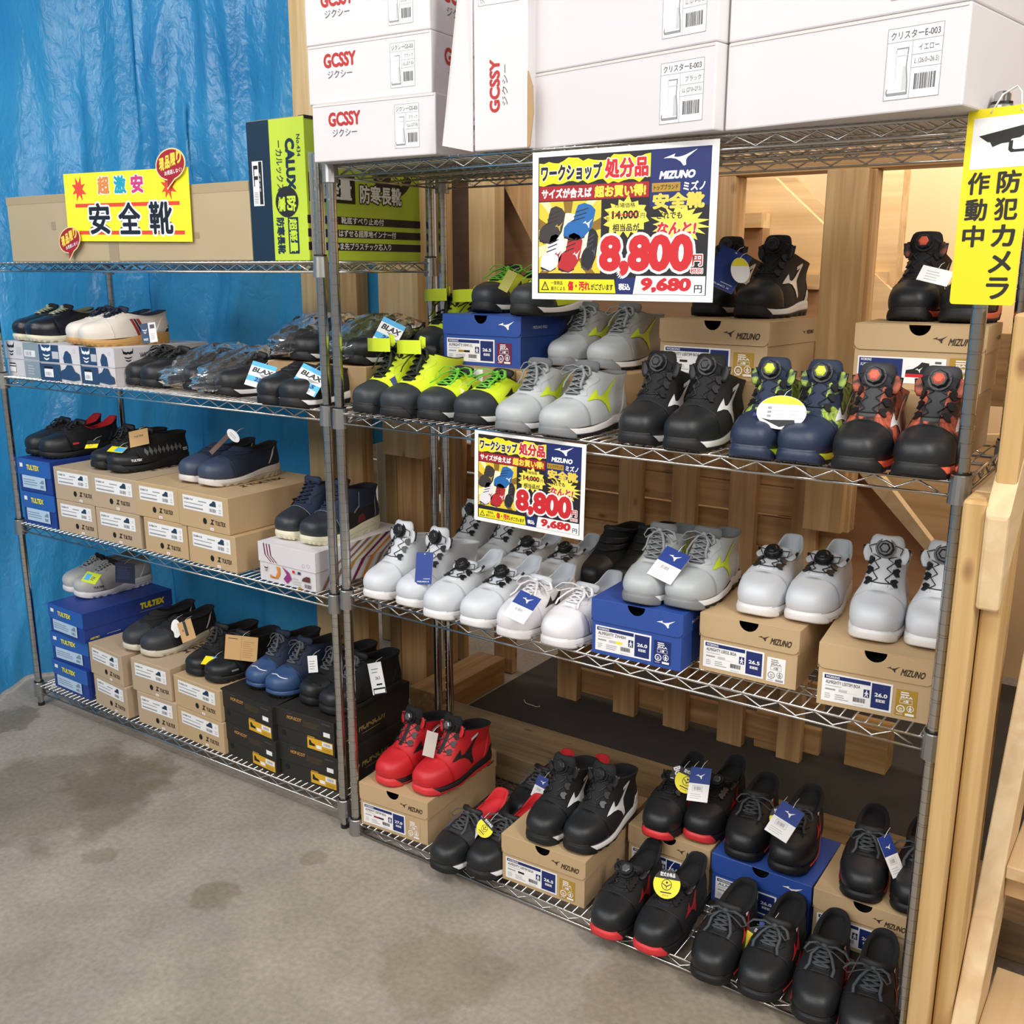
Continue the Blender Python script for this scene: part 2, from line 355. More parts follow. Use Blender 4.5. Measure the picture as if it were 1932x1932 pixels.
# blue tarpaulin hung round the corner behind the left rack
def tarp():
    path = [(-1.95, -1.3), (-1.84, -.5), (-1.80, .1), (-1.77, .5), (-1.7, .7), (-1.5, .80), (-1.1, .83), (-.86, .83), (-.72, .82), (-.565, .81)]
    seg = [0]
    for a, b in zip(path, path[1:]): seg.append(seg[-1] + math.dist(a, b))
    NS, NZ = 230, 110; T = seg[-1]; vs = []; fs = []
    for i in range(NS + 1):
        s = T * i / NS; k = max(j for j in range(len(seg) - 1) if seg[j] <= s + 1e-9); t = (s - seg[k]) / (seg[k + 1] - seg[k])
        a, b = path[k], path[k + 1]; x, y = a[0] + (b[0] - a[0]) * t, a[1] + (b[1] - a[1]) * t
        d = Vector((b[0] - a[0], b[1] - a[1])).normalized(); n = Vector((d.y, -d.x))
        zb = .015 if x < -.8 else (.015 + (x + .8) / .05 * .9 if x < -.75 else .915 + (x + .75) * .3)
        for j in range(NZ + 1):
            z = zb + (3.1 - zb) * j / NZ
            e = .055 * (1 - abs(sin(4.6 * (s - .36 * z) + .4))) ** 1.6 + .028 * sin(13 * (s - .3 * z) + 1.3 * sin(2.1 * z)) + .022 * (1 - abs(sin(9.5 * (s - .12 * z) + 1.1))) ** 3 + .007 * sin(51 * (s - .1 * z) + 3 * sin(1.7 * z + s)) + .01 * sin(7 * z + 11 * s)
            if z < .7: e += (.7 - z) * .04 * sin(17 * s + 9 * z)
            e *= .12 + .88 * max(0, min(1, (-.95 - x) / .35))
            vs.append((x + n.x * e, y + n.y * e, z))
    for i in range(NS):
        for j in range(NZ): q = i * (NZ + 1) + j; fs.append((q, q + NZ + 1, q + NZ + 2, q + 1))
    mb = MB(); mb.add(vs, fs, mat_tarp(), True)
    # hemmed seam band across the sheet
    o = mb.build('tarpaulin'); tag(o, 'creased blue tarpaulin hanging behind the left rack', 'tarp')
tarp()

def vboard(name, label, px0, px1, py, y, z0, z1, d, m, cat='timber', grp=None):
    a, b = ony(px0, py, y).x, ony(px1, py, y).x; mb = MB(); mb.box((0, 0, 0), (b - a, d, z1 - z0), m)
    o = mb.build(name); o.location = (a, y, z0); tag(o, label, cat, grp); bev(o, .003); return o
def bev(o, w, seg=2):
    b = o.modifiers.new('bevel', 'BEVEL'); b.width = w; b.segments = seg; b.limit_method = 'ANGLE'; return o
vboard('timber_stud', 'pine stud left of the white box stack, in front of tarpaulin edge', 568, 604, 540, .72, 0, 2.75, .06, W1L)
vboard('timber_stud', 'pale stud seen between the two meeting chrome posts', 641, 672, 540, .74, 0, 2.7, .06, W1)
vboard('timber_stud', 'wide pale stud right of the narrow blue tarpaulin strip', 713, 788, 540, .76, .93, 2.7, .05, W1L)
vboard('timber_stud', 'narrow pine stud left of the lower brown post', 727, 748, 900, .93, 0, 1.35, .05, W1)
vboard('timber_post', 'thick brown post behind the rear chrome posts, above the floor timber', 749, 797, 900, .9, 0, 2.7, .09, W2)
vboard('timber_stud', 'pine stud beside the left of the cardboard coloured panel', 823, 838, 480, .95, 0, 2.7, .05, W1)
vboard('timber_stud', 'knotty pale stud left of the large price poster', 884, 933, 450, 1.02, .9, 2.7, .06, W1L)
a = ony(835, 450, 1.16).x; b = ony(1375, 450, 1.16).x
mb = MB(); mb.box((0, 0, 0), (b - a, .012, 1.6), PLY); o = mb.build('plywood_panel'); o.location = (a, 1.16, 1.2); tag(o, 'brown plywood panel behind the knotty stud and large poster', 'panel')
def pxpoly(name, label, pts, y, d, m, cat='timber'):
    q = [ony(x, yy, y) for x, yy in pts]; c = q[0]; mb = MB()
    mb.prism([(p.x - c.x, p.z - c.z) for p in q], 0, d, m, lambda u, v, t: Vector((u, t, v)))
    o = mb.build(name, recalc=True); o.location = c; return tag(o, label, cat)
pxpoly('timber_brace', 'brown diagonal brace behind the top left of the large poster', [(925, 300), (1020, 300), (1110, 470), (1010, 470)], 1.1, .03, W2)
# framed opening to the stair room
y = 1.1
zt = ony(1400, 331, y).z
def fr(name, label, x0, x1, z0, z1, d, m, yy=y):
    mb = MB(); mb.box((0, 0, 0), (x1 - x0, d, z1 - z0), m); o = mb.build(name); o.location = (x0, yy, z0); bev(o, .003); return tag(o, label, 'timber')
xj = ony(1380, 500, y).x; xm0, xm1 = ony(1560, 330, 1.06).x, ony(1640, 330, 1.06).x; xr = ony(1655, 330, y).x
fr('window_header', 'brown header beam over the opening to the stair room', xj - .12, 1.75, zt, zt + .11, .09, WX)
fr('timber_jamb', 'brown jamb left of the opening to the stair room', xj - .07, xj, 1.2, zt, .09, W2)
fr('timber_stud', 'broad knotty stud dividing the lit opening', xm0, xm1, ony(1550, 1003, 1.06).z, zt - .001, .04, W1, 1.06)
fr('timber_jamb', 'brown jamb behind the broad stud, at its right side', xm1 - .09, xr, ony(1590, 1012, 1.06).z, zt, .06, W2, 1.102)
fr('timber_rail', 'brown rail under the lit opening, behind kraft boxes', -.3, 1.75, 1.2, 1.4, .05, WX, 1.17)
# stair seen through the opening
FS = thing('staircase', 'pale stair seen through the opening beyond the studs', 'staircase', (.9, 1.75, 0))
def child(o, par, loc=None):
    for k in ('label', 'category'):
        if k in o: del o[k]
    o.parent = par; o.location = o.location - par.location; return o
child(pxpoly('stringer', '', [(1385, 335), (1462, 335), (1700, 565), (1700, 690), (1560, 690), (1385, 515)], 1.75, .035, OSB), FS)
child(pxpoly('wall_string', '', [(1462, 335), (1500, 335), (1760, 590), (1760, 650)], 2.1, .03, OSB), FS)
for k, (x0, y0, x1, y1) in enumerate(((1388, 403, 1437, 412), (1505, 518, 1545, 525))):
    p, q = ony(x0, y0, 1.66), ony(x1, y0, 1.66); mb = MB(); mb.box((0, 0, -.05), (q.x - p.x, .085, 0), OSB); mb.box((.0, .02, -.17), (q.x - p.x, .085, -.05), PLY)
    o = mb.build('tread'); o.location = p; child(o, FS)
mb = MB(); mb.box((0, 0, 0), (.09, .09, 2.2), OSB); o = mb.build('support_post'); o.location = (ony(1640, 500, 1.79).x, 1.79, 0); child(o, FS)
mb = MB(); mb.box((0, 0, 0), (.05, .35, .06), OSB); o = mb.build('spacer'); o.location = (ony(1640, 500, 1.79).x + .02, 1.76, 1.5); child(o, FS)
LS2 = thing('staircase', 'wide brown diagonal stringer behind the white dial shoes', 'staircase', (.9, 1.2, 0))
child(pxpoly('stringer', '', [(1400, 820), (1560, 820), (1620, 890), (1800, 1100), (1830, 1330), (1770, 1330), (1540, 1052), (1425, 925)], 1.24, .04, wood('brown_pine_diag', '#b58657', '#946640', 'x', .6)), LS2)
child(pxpoly('lit_edge_strip', '', [(1590, 850), (1625, 850), (1805, 1085), (1800, 1102), (1620, 892)], 1.2, .039, STW), LS2)  # pale strip standing in for light on the stringer's top edge
pxpoly('plywood_panel', 'pale plywood panel beyond the diagonal board', [(1600, 820), (1900, 820), (1900, 1200), (1700, 1200)], 1.95, .03, OSB, 'panel')

# upright pallets against the frame
def pallet(name, label, xs, rows, x0, x1, y, zt):
    t = thing(name, label, 'pallet', (x0, y, 0)); 
    for a, b in xs:
        mb = MB(); mb.box((a - x0, 0, .002), (b - x0, .035, zt), W2); bev(mb.build('slat', t), .004)
    for z0, z1, dy in rows:
        mb = MB(); mb.box((0, .0352 + dy, z0), (x1 - x0, .06 + dy, z1), WX); bev(mb.build('cross_board', t), .003)
pallet('wooden_pallet', 'brown slatted pallet standing upright behind the right rack', [(-.03, .055), (.208, .295), (.408, .495), (.611, .70), (.82, .90)],
       [(.03, .12, 0), (.18, .27, .014), (.33, .43, 0), (.47, .56, .014), (.6, .70, 0), (.70, .80, .014), (.81, .9, .0), (.9, 1.15, .014)], -.04, .95, 1.12, 1.15)
pallet('wooden_pallet', 'brown slatted pallet leaning upright behind where the racks meet', [(-.62, -.53), (-.38, -.29), (-.98, -.89)],
       [(.25, .34, 0), (.5, .6, 0), (.68, .78, 0), (.79, .9, 0), (.95, 1.1, .03)], -1.05, -.06, 1.2, 1.15)
fr('timber_block', 'short pale timber block under the lower end of the diagonal', 1.02, 1.15, 0, .15, .09, WXL, 1.2)
fr('timber_block', 'short pale timber block behind the pallet foot', .73, .85, 0, .13, .05, WXL, 1.157)
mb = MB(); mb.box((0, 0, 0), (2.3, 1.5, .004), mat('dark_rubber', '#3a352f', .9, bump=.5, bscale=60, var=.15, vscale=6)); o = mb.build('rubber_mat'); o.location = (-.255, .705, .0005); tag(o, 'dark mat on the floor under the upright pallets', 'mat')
mb = MB(); mb.box((0, 0, 0), (2.0, .225, .105), wood('weathered_beam', '#a18863', '#7d674a', 'x')); o = mb.build('sill_beam'); o.location = (-.2, .468, 0); bev(o, .004); tag(o, 'long rough timber beam on the floor behind the right rack', 'timber')
mb = MB(); mb.box((0, 0, 0), (.125, .42, .105), WY); o = mb.build('floor_timber'); o.location = (-.395, .7, 0); bev(o, .004); tag(o, 'thick square timber on the floor running back to the pallets', 'timber')

# guard posts and stair on the right
def pbox(name, lo, hi, m, parent, b=.004):
    mb = MB(); mb.box(lo, hi, m); o = mb.build(name, parent); bev(o, b); return o
t = thing('guard_frame', 'pine guard frame of posts and top rail at right end of rack', 'guard frame', (1.519, -.1, 0))
pbox('post', (0, 0, 0), (.0375, .085, 1.197), STZ, t, .006)
pbox('post', (0, .36, 0), (.0375, .445, 1.105), STZ, t, .006)
pbox('top_rail', (0, .0855, 1.107), (.0375, .56, 1.197), STW, t, .006)
t = thing('timber_post', 'second pine post right of the guard frame', 'timber', (1.558, -.06, 0)); pbox('post', (0, 0, 0), (.034, .085, 1.5), STZ, t, .005)
t = thing('staircase', 'pale plywood stair with open treads climbing away at right', 'staircase', (1.6, -.2, 0))
pts = [onx(x, yy, 1.595) for x, yy in ((1745, 1932), (1790, 1700), (1850, 1400), (1905, 1150))]
k = 1.62; y0 = .03; z0 = .38                                           # a point of the stringer's top edge and its slope
def sline(z, off=0): return y0 + (z - z0) / k + off
mb = MB()
mb.prism([(sline(-0.02 + .02), .0), (sline(1.62), 1.62), (sline(1.62) + .16, 1.62), (sline(.0) + .16, 0)], 1.5935, 1.6335, STW, lambda u, v, w: Vector((w - 1.6, u + .2, v)))
bev(mb.build('stringer', t, True), .003)
for zz in (.185, .455, .725, .995, 1.265, 1.535):
    yy = sline(zz) + .012
    pbox('tread', (.034, yy + .2, zz - .028), (.75, yy + .2 + .24, zz), STW, t, .003)
    pbox('tread_nosing', (.034, yy + .2 + .02, zz - .075), (.75, yy + .2 + .045, zz - .0285), OSB, t, .002)
mb = MB(); mb.prism([(sline(0) + .005, 0), (sline(1.62), 1.62), (sline(1.62) + .16, 1.62), (sline(.0) + .16, 0)], .75, .79, STW, lambda u, v, w: Vector((w, u + .2, v))); mb.build('stringer', t, True)
t2 = thing('handrail', 'sunlit cream handrail sloping up beside the stair', 'handrail', (1.6, -.2, 0))
A, B = onx(1858, 972, 1.556), onx(1897, 825, 1.556)
d = (B - A); d.x = 0; d.normalize(); mb = MB(); Q = A - Vector((1.6, -.2, 0)); E_ = Q + d * 1.3
mb.prism([(Q.y, Q.z), (Q.y + .004, Q.z - .165), (E_.y + .004, E_.z - .165), (E_.y, E_.z)], Q.x, Q.x + .037, STW, lambda u, v, w: Vector((w, u, v)))
bev(mb.build('rail', t2, True), .006)
mb = MB(); mb.box((0, 0, 0), (1.0, .02, 2.4), wood('amber_plywood', '#b98a4e', '#a0733c', 'z', .6)); o = mb.build('plywood_panel'); o.location = (1.64, 1.02, .005); tag(o, 'amber plywood wall behind the open stair', 'panel')

# ------------------------------------------------------------------ chrome wire racks
CHR = mat('chrome', '#c4c2bf', .16, 1); CHRW = mat('chrome_wire', '#cfcdca', .22, 1); COLR = mat('cast_collar', '#a9a8a6', .35, .9); BLKP = mat('black_plastic', '#17171a', .45)
GRV = mat('bright_groove', '#e9e7e4', .3, .9)
def rack(label, loc, rz, Wd, D, zs, H, feet, i0):
    t = thing('wire_rack', label, 'wire shelving rack', loc, rz)
    N = 14; dz = .0254; z = .03 if feet else .002; r = .0127; pms = []
    for HH in H:
        mb = MB(); prof = [(r, z)]; g = .057 - 2 * dz
        while g < HH - .01:
            if g > z + .01:
                for off in ((0, .0045) if (round((g - .057) / dz) % 5 == i0) else (0,)):
                    a = g + off; prof += [(r, a - .0009), (r * .93, a - .0004), (r * .93, a + .0004), (r, a + .0009)]
            g += dz
        prof += [(r, HH - .004), (r - .004, HH)]
        for (ra, za), (rb, zb) in zip(prof, prof[1:]):
            mb.rings([[Vector((cos(2 * pi * k / N) * rr, sin(2 * pi * k / N) * rr, zz)) for k in range(N)] for rr, zz in ((ra, za), (rb, zb))], CHR, True)
        mb.add([Vector((cos(2 * pi * k / N) * (r - .004), sin(2 * pi * k / N) * (r - .004), HH)) for k in range(N)], [tuple(range(N))], CHR)
        pms.append(mb.mesh('post'))
    for x in (0, Wd):
        for yy in (0, D):
            p = link('post', pms[0 if x == 0 else 1], t); p.location = (x, yy, 0)
            if feet:
                f = MB(); f.cyl((x, yy, 0), (0, 0, 1), .0115, .012, BLKP, 14); f.cyl((x, yy, .012), (0, 0, 1), .010, .019, CHR, 14); f.build('leveling_foot', t)
    cm = MB(); cm.cyl((0, 0, -.013), (0, 0, 1), .0205, .052, COLR, 18, .0185, .002); cm.cyl((0, 0, .0392), (0, 0, 1), .0165, .004, BLKP, 16); cm = cm.mesh('collar')
    sm = MB(); e = .0175
    zt, rw = .0245, .0029
    for zz in (0, zt):
        sm.tube([(e, -.004, zz), (Wd - e, -.004, zz)], rw, CHRW, 8); sm.tube([(e, D + .004, zz), (Wd - e, D + .004, zz)], rw, CHRW, 8)
        sm.tube([(-.004, e, zz), (-.004, D - e, zz)], rw, CHRW, 8); sm.tube([(Wd + .004, e, zz), (Wd + .004, D - e, zz)], rw, CHRW, 8)
    def zig(L, fn):
        n = int((L - .05) / .0375); st = (L - n * .0375) / 2
        sm.tube([fn(st + i * .0375, .0215 if i % 2 else .003) for i in range(n + 1)], .0023, CHRW, 6)
    zig(Wd, lambda u, v: (u, -.001, v)); zig(Wd, lambda u, v: (u, D + .001, v)); zig(D, lambda u, v: (-.001, u, v)); zig(D, lambda u, v: (Wd + .001, u, v))
    n = int((Wd - .03) / .025); st = (Wd - n * .025) / 2
    for i in range(n + 1): sm.tube([(st + i * .025, -.006, zt + .002), (st + i * .025, D + .006, zt + .002)], .0019, CHRW, 6)
    for q in (1, 2, 3):
        for zz in (zt - .0035, .004): sm.tube([(.0, D * q / 4, zz), (Wd, D * q / 4, zz)], .0025, CHRW, 6)
        zig(Wd, lambda u, v, q=q: (u, D * q / 4 + .004, v))
    sm = sm.mesh('shelf')
    for z in zs:
        s = link('shelf', sm, t); s.location.z = z
        for x in (0, Wd):
            for yy in (0, D): c = link('collar', cm, s); c.location = (x, yy, 0)
    return t
R0, R1, R2, R3 = .0385, .7205, 1.2095, 1.8145      # heights that goods rest at, right rack
rack('right chrome wire rack of four tiers, carrying price posters', (0, 0, 0), 0, 1.4953, .4355, (R0 - .0285, R1 - .0285, R2 - .0285, R3 - .0285), (1.8125, 1.845), False, 4)
L0, L1, L2, L3 = .0805, .6975, 1.2125, 1.589                # left rack
rack('left chrome wire rack of four tiers, in front of the tarpaulin', (-1.5611, -.0247, 0), .0195, 1.5107, .4481, (L0 - .0285, L1 - .0285, L2 - .0285, L3 - .0285), (1.845, 1.845), True, 2)

# ------------------------------------------------------------------ boxes
def at_box(label, bl, br, z, top=None, h=None, depth=.36, name='shoe_box', cat='shoe box', group=None, yaw=None, w=None, usey=None, zp=None, dx=0, pos=None):
    a = ony(*bl, usey) if usey is not None else onz(*bl, z); b = ony(*br, usey) if usey is not None else onz(*br, z); a.z = b.z = z
    ww = math.hypot(b.x - a.x, b.y - a.y) if w is None else w
    ya = math.atan2(b.y - a.y, b.x - a.x) if yaw is None else radians(yaw)
    hh = ony(*top, a.y).z - z if h is None else h
    if pos: a.x, a.y = pos
    a.x += dx; a.z = z if zp is None else zp
    t = thing(name, label, cat, a, ya, group)
    return t, ww, hh, depth
def notch_poly(w, z0, z1, r=.021, cr=0, cx=None, nr=True):
    cx = w / 2 if cx is None else cx; pts = []
    if cr: pts += [(cr * (1 - cos(a)), z0 + cr * (1 - sin(a))) for a in (0, .4, .8, 1.2, pi / 2)]; pts += [(w - cr * (1 - sin(a)), z0 + cr * (1 - cos(a))) for a in (0, .4, .8, 1.2, pi / 2)]
    else: pts += [(0, z0), (w, z0)]
    pts += [(w, z1)]
    if nr: pts += [(cx + r * cos(pi * i / 12), z1 - r * 1.0 * sin(pi * i / 12)) for i in range(13)]
    pts += [(0, z1)]
    return pts
def lidbox(t, w, h, d, m, lidm, lidh, inside=DARK, cr=.014, notch=True):
    """body with thin walls plus overhanging lid with a thumb notch"""
    th = .0015; mb = MB(); e = .0025
    mb.box((e, e, 0), (w - e, d - e, th), m); mb.box((e, d - e - th, th), (w - e, d - e, h - .003), m)
    mb.box((e, e, th), (e + th, d - e - th, h - .003), m); mb.box((w - e - th, e, th), (w - e, d - e - th, h - .003), m)
    mb.prism([(p[0] * (w - 2 * e) / w + e, p[1]) for p in notch_poly(w, th, h - .003, .03, nr=notch)], e + .0001, e + th, m, lambda u, v, q: Vector((u, q, v)))
    mb.box((e + .004, .03, h * .72), (w - e - .004, d - .01, h * .74), inside)
    mb.build('body', t, True)
    mb = MB(); z0 = h - lidh
    mb.prism(notch_poly(w, z0, h, .021, cr, nr=notch), 0, th, lidm, lambda u, v, q: Vector((u, q, v)))
    mb.box((0, 0, h), (w, d, h + th), lidm); mb.box((0, th, z0), (th, d, h), lidm); mb.box((w - th, th, z0), (w, d, h), lidm); mb.box((th, d - th, z0), (w - th, d, h), lidm)
    l = mb.build('lid', t, True); bev(l, .0006, 1)
    return l
ICON = [(.5, 1), (.62, .93), (.62, .83), (.56, .78), (.95, .5), (.85, .4), (.66, .55), (.66, .4), (.9, 0), (.7, 0), (.5, .33), (.3, 0), (.1, 0), (.34, .4), (.34, .55), (.15, .4), (.05, .5), (.44, .78), (.38, .83), (.38, .93)]
def m_label(t, x, z, w, h, model, size, sw, y=-.0006, seed=1):
    a = Art(); a.rect(0, 0, w, h, WHT, 0); a.rect(.004, h - .011, w * .69, h - .003, NVY, 1)
    a.text('WORKING', .007, h - .0095, w * .25, h - .0045, WHT, .02, 0, 2)
    a.text(model, .007, h - .021, w * .55, h - .0135, DGY, .01)
    a.lines(.007, h - .026, w * .3, h - .0225, 1, LGR); a.rect(.007, h * .42, w * .2, h * .47, GRY, 2)
    for i, c in enumerate(sw): a.rect(w * (.25 + .12 * i), h * .40, w * (.37 + .12 * i), h * .49, c, 2)
    a.lines(.007, h * .12, w * .14, h * .34, 3, LGR, 2, seed); a.lines(w * .2, h * .12, w * .4, h * .34, 3, GRY, 2, seed + 3, .3)
    a.barcode(w * .46, h * .16, w * .64, h * .32, DGY, 2, seed); a.lines(w * .46, h * .06, w * .62, h * .1, 1, LGR)
    a.rect(w * .6, h * .38, w * .685, h * .66, NVY, 2); a.poly([(w * (.608 + .07 * p[0]), h * (.40 + .24 * p[1])) for p in ICON], WHT, 3)
    a.rect(w * .71, .004, w - .004, h - .004, NVY, 1); a.text(size, w * .755, h * .48, w * .935, h * .62, WHT, .035, 0, 2); a.text('EEE', w * .78, h * .3, w * .91, h * .4, WHT, .035, 0, 2)
    return a.build('size_label', t, front(x, z, y))
def jsaa(t, x, z, w, h, bg, fg, y=-.0006):
    a = Art()
    if bg: a.rect(0, 0, w, h, bg, 0)
    a.lines(w * .22, h * .8, w * .8, h * .96, 2, fg, 1, 4, .55)
    a.text('JSAA', w * .2, h * .66, w * .8, h * .78, fg, .04); a.text('A種', w * .36, h * .52, w * .62, h * .62, fg, .03); a.frame(w * .2, h * .49, w * .8, h * .64, .0007, fg, 1)
    a.ringd(w * .27, h * .27, w * .2, w * .05, fg); a.lines(w * .2, h * .2, w * .36, h * .34, 2, fg)
    a.ringd(w * .72, h * .32, w * .17, w * .03, fg); a.poly([(w * (.62 + .2 * p[0]), h * (.18 + .25 * p[1])) for p in ICON], fg, 2); a.rect(w * .5, h * .04, w * .92, h * .13, fg); a.lines(w * .08, h * .06, w * .4, h * .1, 1, fg)
    return a.build('mark_sticker', t, front(x, z, y))
def mizuno_box(label, bl, br, z, kind, model, size, sw, js=None, h=.1285, lab=True, group=None, **k):
    t, w, h, d = at_box(label, bl, br, z, h=h, group=group, **k)
    cm = KRAFT if kind == 'k' else BBLUE; lidh = h * .40
    l = lidbox(t, w, h, d, cm, cm, lidh)
    a = Art(); ink = BRN if kind == 'k' else WHT
    if kind == 'k':
        a.bird(w * .6, h - lidh * .66, w * .115, ink, 1, w * .06); a.text('MIZUNO', w * .72, h - lidh * .74, w * .92, h - lidh * .46, ink, .035, .25, 1)
    else: a.bird(w * .72, h - lidh * .66, w * .2, ink, 1, w * .085)
    a.build('printed_logo', l, front(0, 0, -.0002))
    a = Art()
    if kind == 'k': a.bird(d - .075, h - lidh * .6, .018, ink, 1, .009); a.text('MIZUNO', d - .054, h - lidh * .62, d - .018, h - lidh * .45, ink, .05, .25, 1)
    else: a.text('MIZUNO PRO', .05, h - lidh * .62, .11, h - lidh * .48, ink, .02, 0, 1)
    a.build('printed_logo', l, sidex(w + .0002))
    if lab:
        m_label(t, w * .05, h * .07, w * .62, h * .46, model, size, sw, y=.0019, seed=len(model))
        if js: jsaa(t, w * .70, h * .06, w * .18, h * .42, *js, y=.0019)
    return t, w, h, d
BX = {}
BX['blue3'] = mizuno_box('blue lidded shoe box on third tier under grey lace boots', (1114, 1230), (1285, 1269), R1, 'b', 'ALMIGHTY ZW43H', '26.0', (LGR, YEL), (NVY, WHT))
BX['mid3'] = mizuno_box('kraft shoe box on third tier under white low dial shoes', (1316, 1261.5), (1502, 1304), R1, 'k', 'ALMIGHTY LSⅡ52L BOA', '26.5', (LGR, WHT), (WHT, GRY))
BX['right3'] = mizuno_box('kraft shoe box on third tier nearest the right chrome post', (1537, 1326), (1753, 1369), R1, 'k', 'ALMIGHTY LSⅡ73M BOA', '26.0', (LGR, WHT), (GLD, WHT))
BX['red'] = mizuno_box('kraft shoe box on bottom tier under red dial boots', (680, 1553), (808, 1597), R0, 'k', 'ALMIGHTY LSⅡ73M BOA', '27.0', (DRD, BLK), (KRAFT, WHT))
BX['blk'] = mizuno_box('kraft shoe box on bottom tier under black dial boots with white soles', (946, 1657), (1103, 1716), R0, 'k', 'ALMIGHTY LSⅡ73M BOA', '26.5', (BLK, WHT), (GLD, WHT))
BX['rear'] = mizuno_box('kraft shoe box on bottom tier under black shoes with red toe bumpers', (1186, 1640), (1340, 1695), R0, 'k', 'ALMIGHTY TDⅡ11L', '26.0', (BLK, RED), (GLD, WHT), depth=.22, pos=(.744, .236), w=.227, yaw=1)
BX['blue1'] = mizuno_box('dark blue shoe box on bottom tier under black lace shoes', (1338, 1722), (1521, 1771), R0, 'b', 'ALMIGHTY', '26.0', (BLK, RED), (NVY, WHT), depth=.225, pos=(.977, .2365), w=.25, yaw=0)
BX['r1'] = mizuno_box('kraft shoe box on bottom tier in its right rear corner', (1530, 1780), (1722, 1835), R0, 'k', 'ALMIGHTY', '26.0', (BLK, RED), (GLD, WHT), depth=.22, pos=(1.231, .238), w=.224, yaw=1)
RZ = .118
BX['blue2'] = mizuno_box('blue shoe box on second tier under neon low lace shoes', (836, 685), (974, 697), R2 + RZ, 'b', 'ALMIGHTY HW11L', '26.5', (GLD, BLK), (MRN, WHT), h=.127, depth=.24, yaw=-3)
BX['k2a'] = mizuno_box('kraft shoe box on second tier left of the broad stud', (1241, 706), (1440, 723), R2 + RZ, 'k', 'ALMIGHTY LSⅡ73M BOA', '26.0', (BLK, WHT), (GLD, WHT), depth=.24, yaw=-6)
b = BX['k2b'] = mizuno_box('kraft shoe box on second tier behind the yellow camera sign', (1604.6, 729), (1852, 744), R2 + RZ, 'k', 'ALMIGHTY', '26.0', (BLK,), None, h=.131, lab=False, depth=.2)
t, w, h, d = b; a = Art(); lw, lh = w * .68, h * .40
a.rect(0, 0, lw, lh, WHT, 0); a.rect(.003, .003, lw * .52, lh - .003, NVY, 1); a.text('WORKING', .006, lh * .82, lw * .16, lh * .92, WHT, .02); a.text('ALMIGHTY LSⅡ73M BOA', .006, lh * .62, lw * .36, lh * .75, WHT)
a.text('CM 26.0 EEE', .01, lh * .32, lw * .42, lh * .52, WHT, .03); a.lines(.01, lh * .08, lw * .3, lh * .25, 2, LGR, 2, 3, .3)
sx, sz = lw * .56, lh * .25; q = lw * .27
a.poly([(sx, sz + q * .14), (sx + q * .02, sz + q * .3), (sx + q * .3, sz + q * .36), (sx + q * .5, sz + q * .5), (sx + q * .65, sz + q * .66), (sx + q * .95, sz + q * .62), (sx + q, sz + q * .14)], BLK, 2)
a.rect(sx, sz, sx + q, sz + q * .14, RED, 2); a.bird(sx + q * .4, sz + q * .2, q * .3, WHT, 3)
for i in range(6): a.rect(lw * .88, lh * (.1 + .14 * i), lw * .95, lh * (.16 + .14 * i + .02 * (i % 2)), DGY, 2)
a.build('size_label', t, front(w * .04, h * .1, .0019)); jsaa(t, w * .745, h * .08, w * .2, h * .44, GLD, WHT, .0019)
# cardboard risers that lift the rear row
def riser(label, x0, x1, y0, d, z, h, m=CORR, tape=True):
    t = thing('cardboard_riser', label, 'cardboard box', (x0, y0, z)); mb = MB(); w = x1 - x0
    mb.box((0, 0, 0), (w, d, h), m); bev(mb.build('body', t), .003)
    if tape:
        a = Art(); a.rect(w * .47, 0, w * .56, h, mat('brown_tape', '#a5865c', .35), 1); a.build('parcel_tape', t, front())
    return t
r0 = riser('low corrugated box on second tier under neon rear boots', .04, .43, .165, .25, R2, RZ - .0005)
a = Art(); a.rect(0, 0, .066, .03, WHT, 1); a.text('(1)IX01', .004, .012, .03, .022, DGY, .01); a.lines(.034, .006, .062, .024, 3, GRY, 2, 2, .5)
a.build('stock_label', r0, lambda u, v, q: Vector((.23 + .066 - u, -q, .115 - v)))
riser('low corrugated box on second tier under grey rear boots', .432, .70, .17, .25, R2, RZ - .0005)
riser('low corrugated box on second tier under the box left of stud', .79, 1.12, .225, .2, R2, RZ - .0005)
riser('low corrugated box on second tier behind orange camouflage boots', 1.17, 1.46, .26, .17, R2, RZ - .0005)
riser('plain corrugated box standing behind the right end of second tier', 1.465, 1.58, .30, .2, R2 - .0, .21, tape=False) if False else None
riser('long brown riser box under the bagged shoes, second tier of left rack', -.42, -.035, .14, .26, L1 + .515, .1, tape=False)

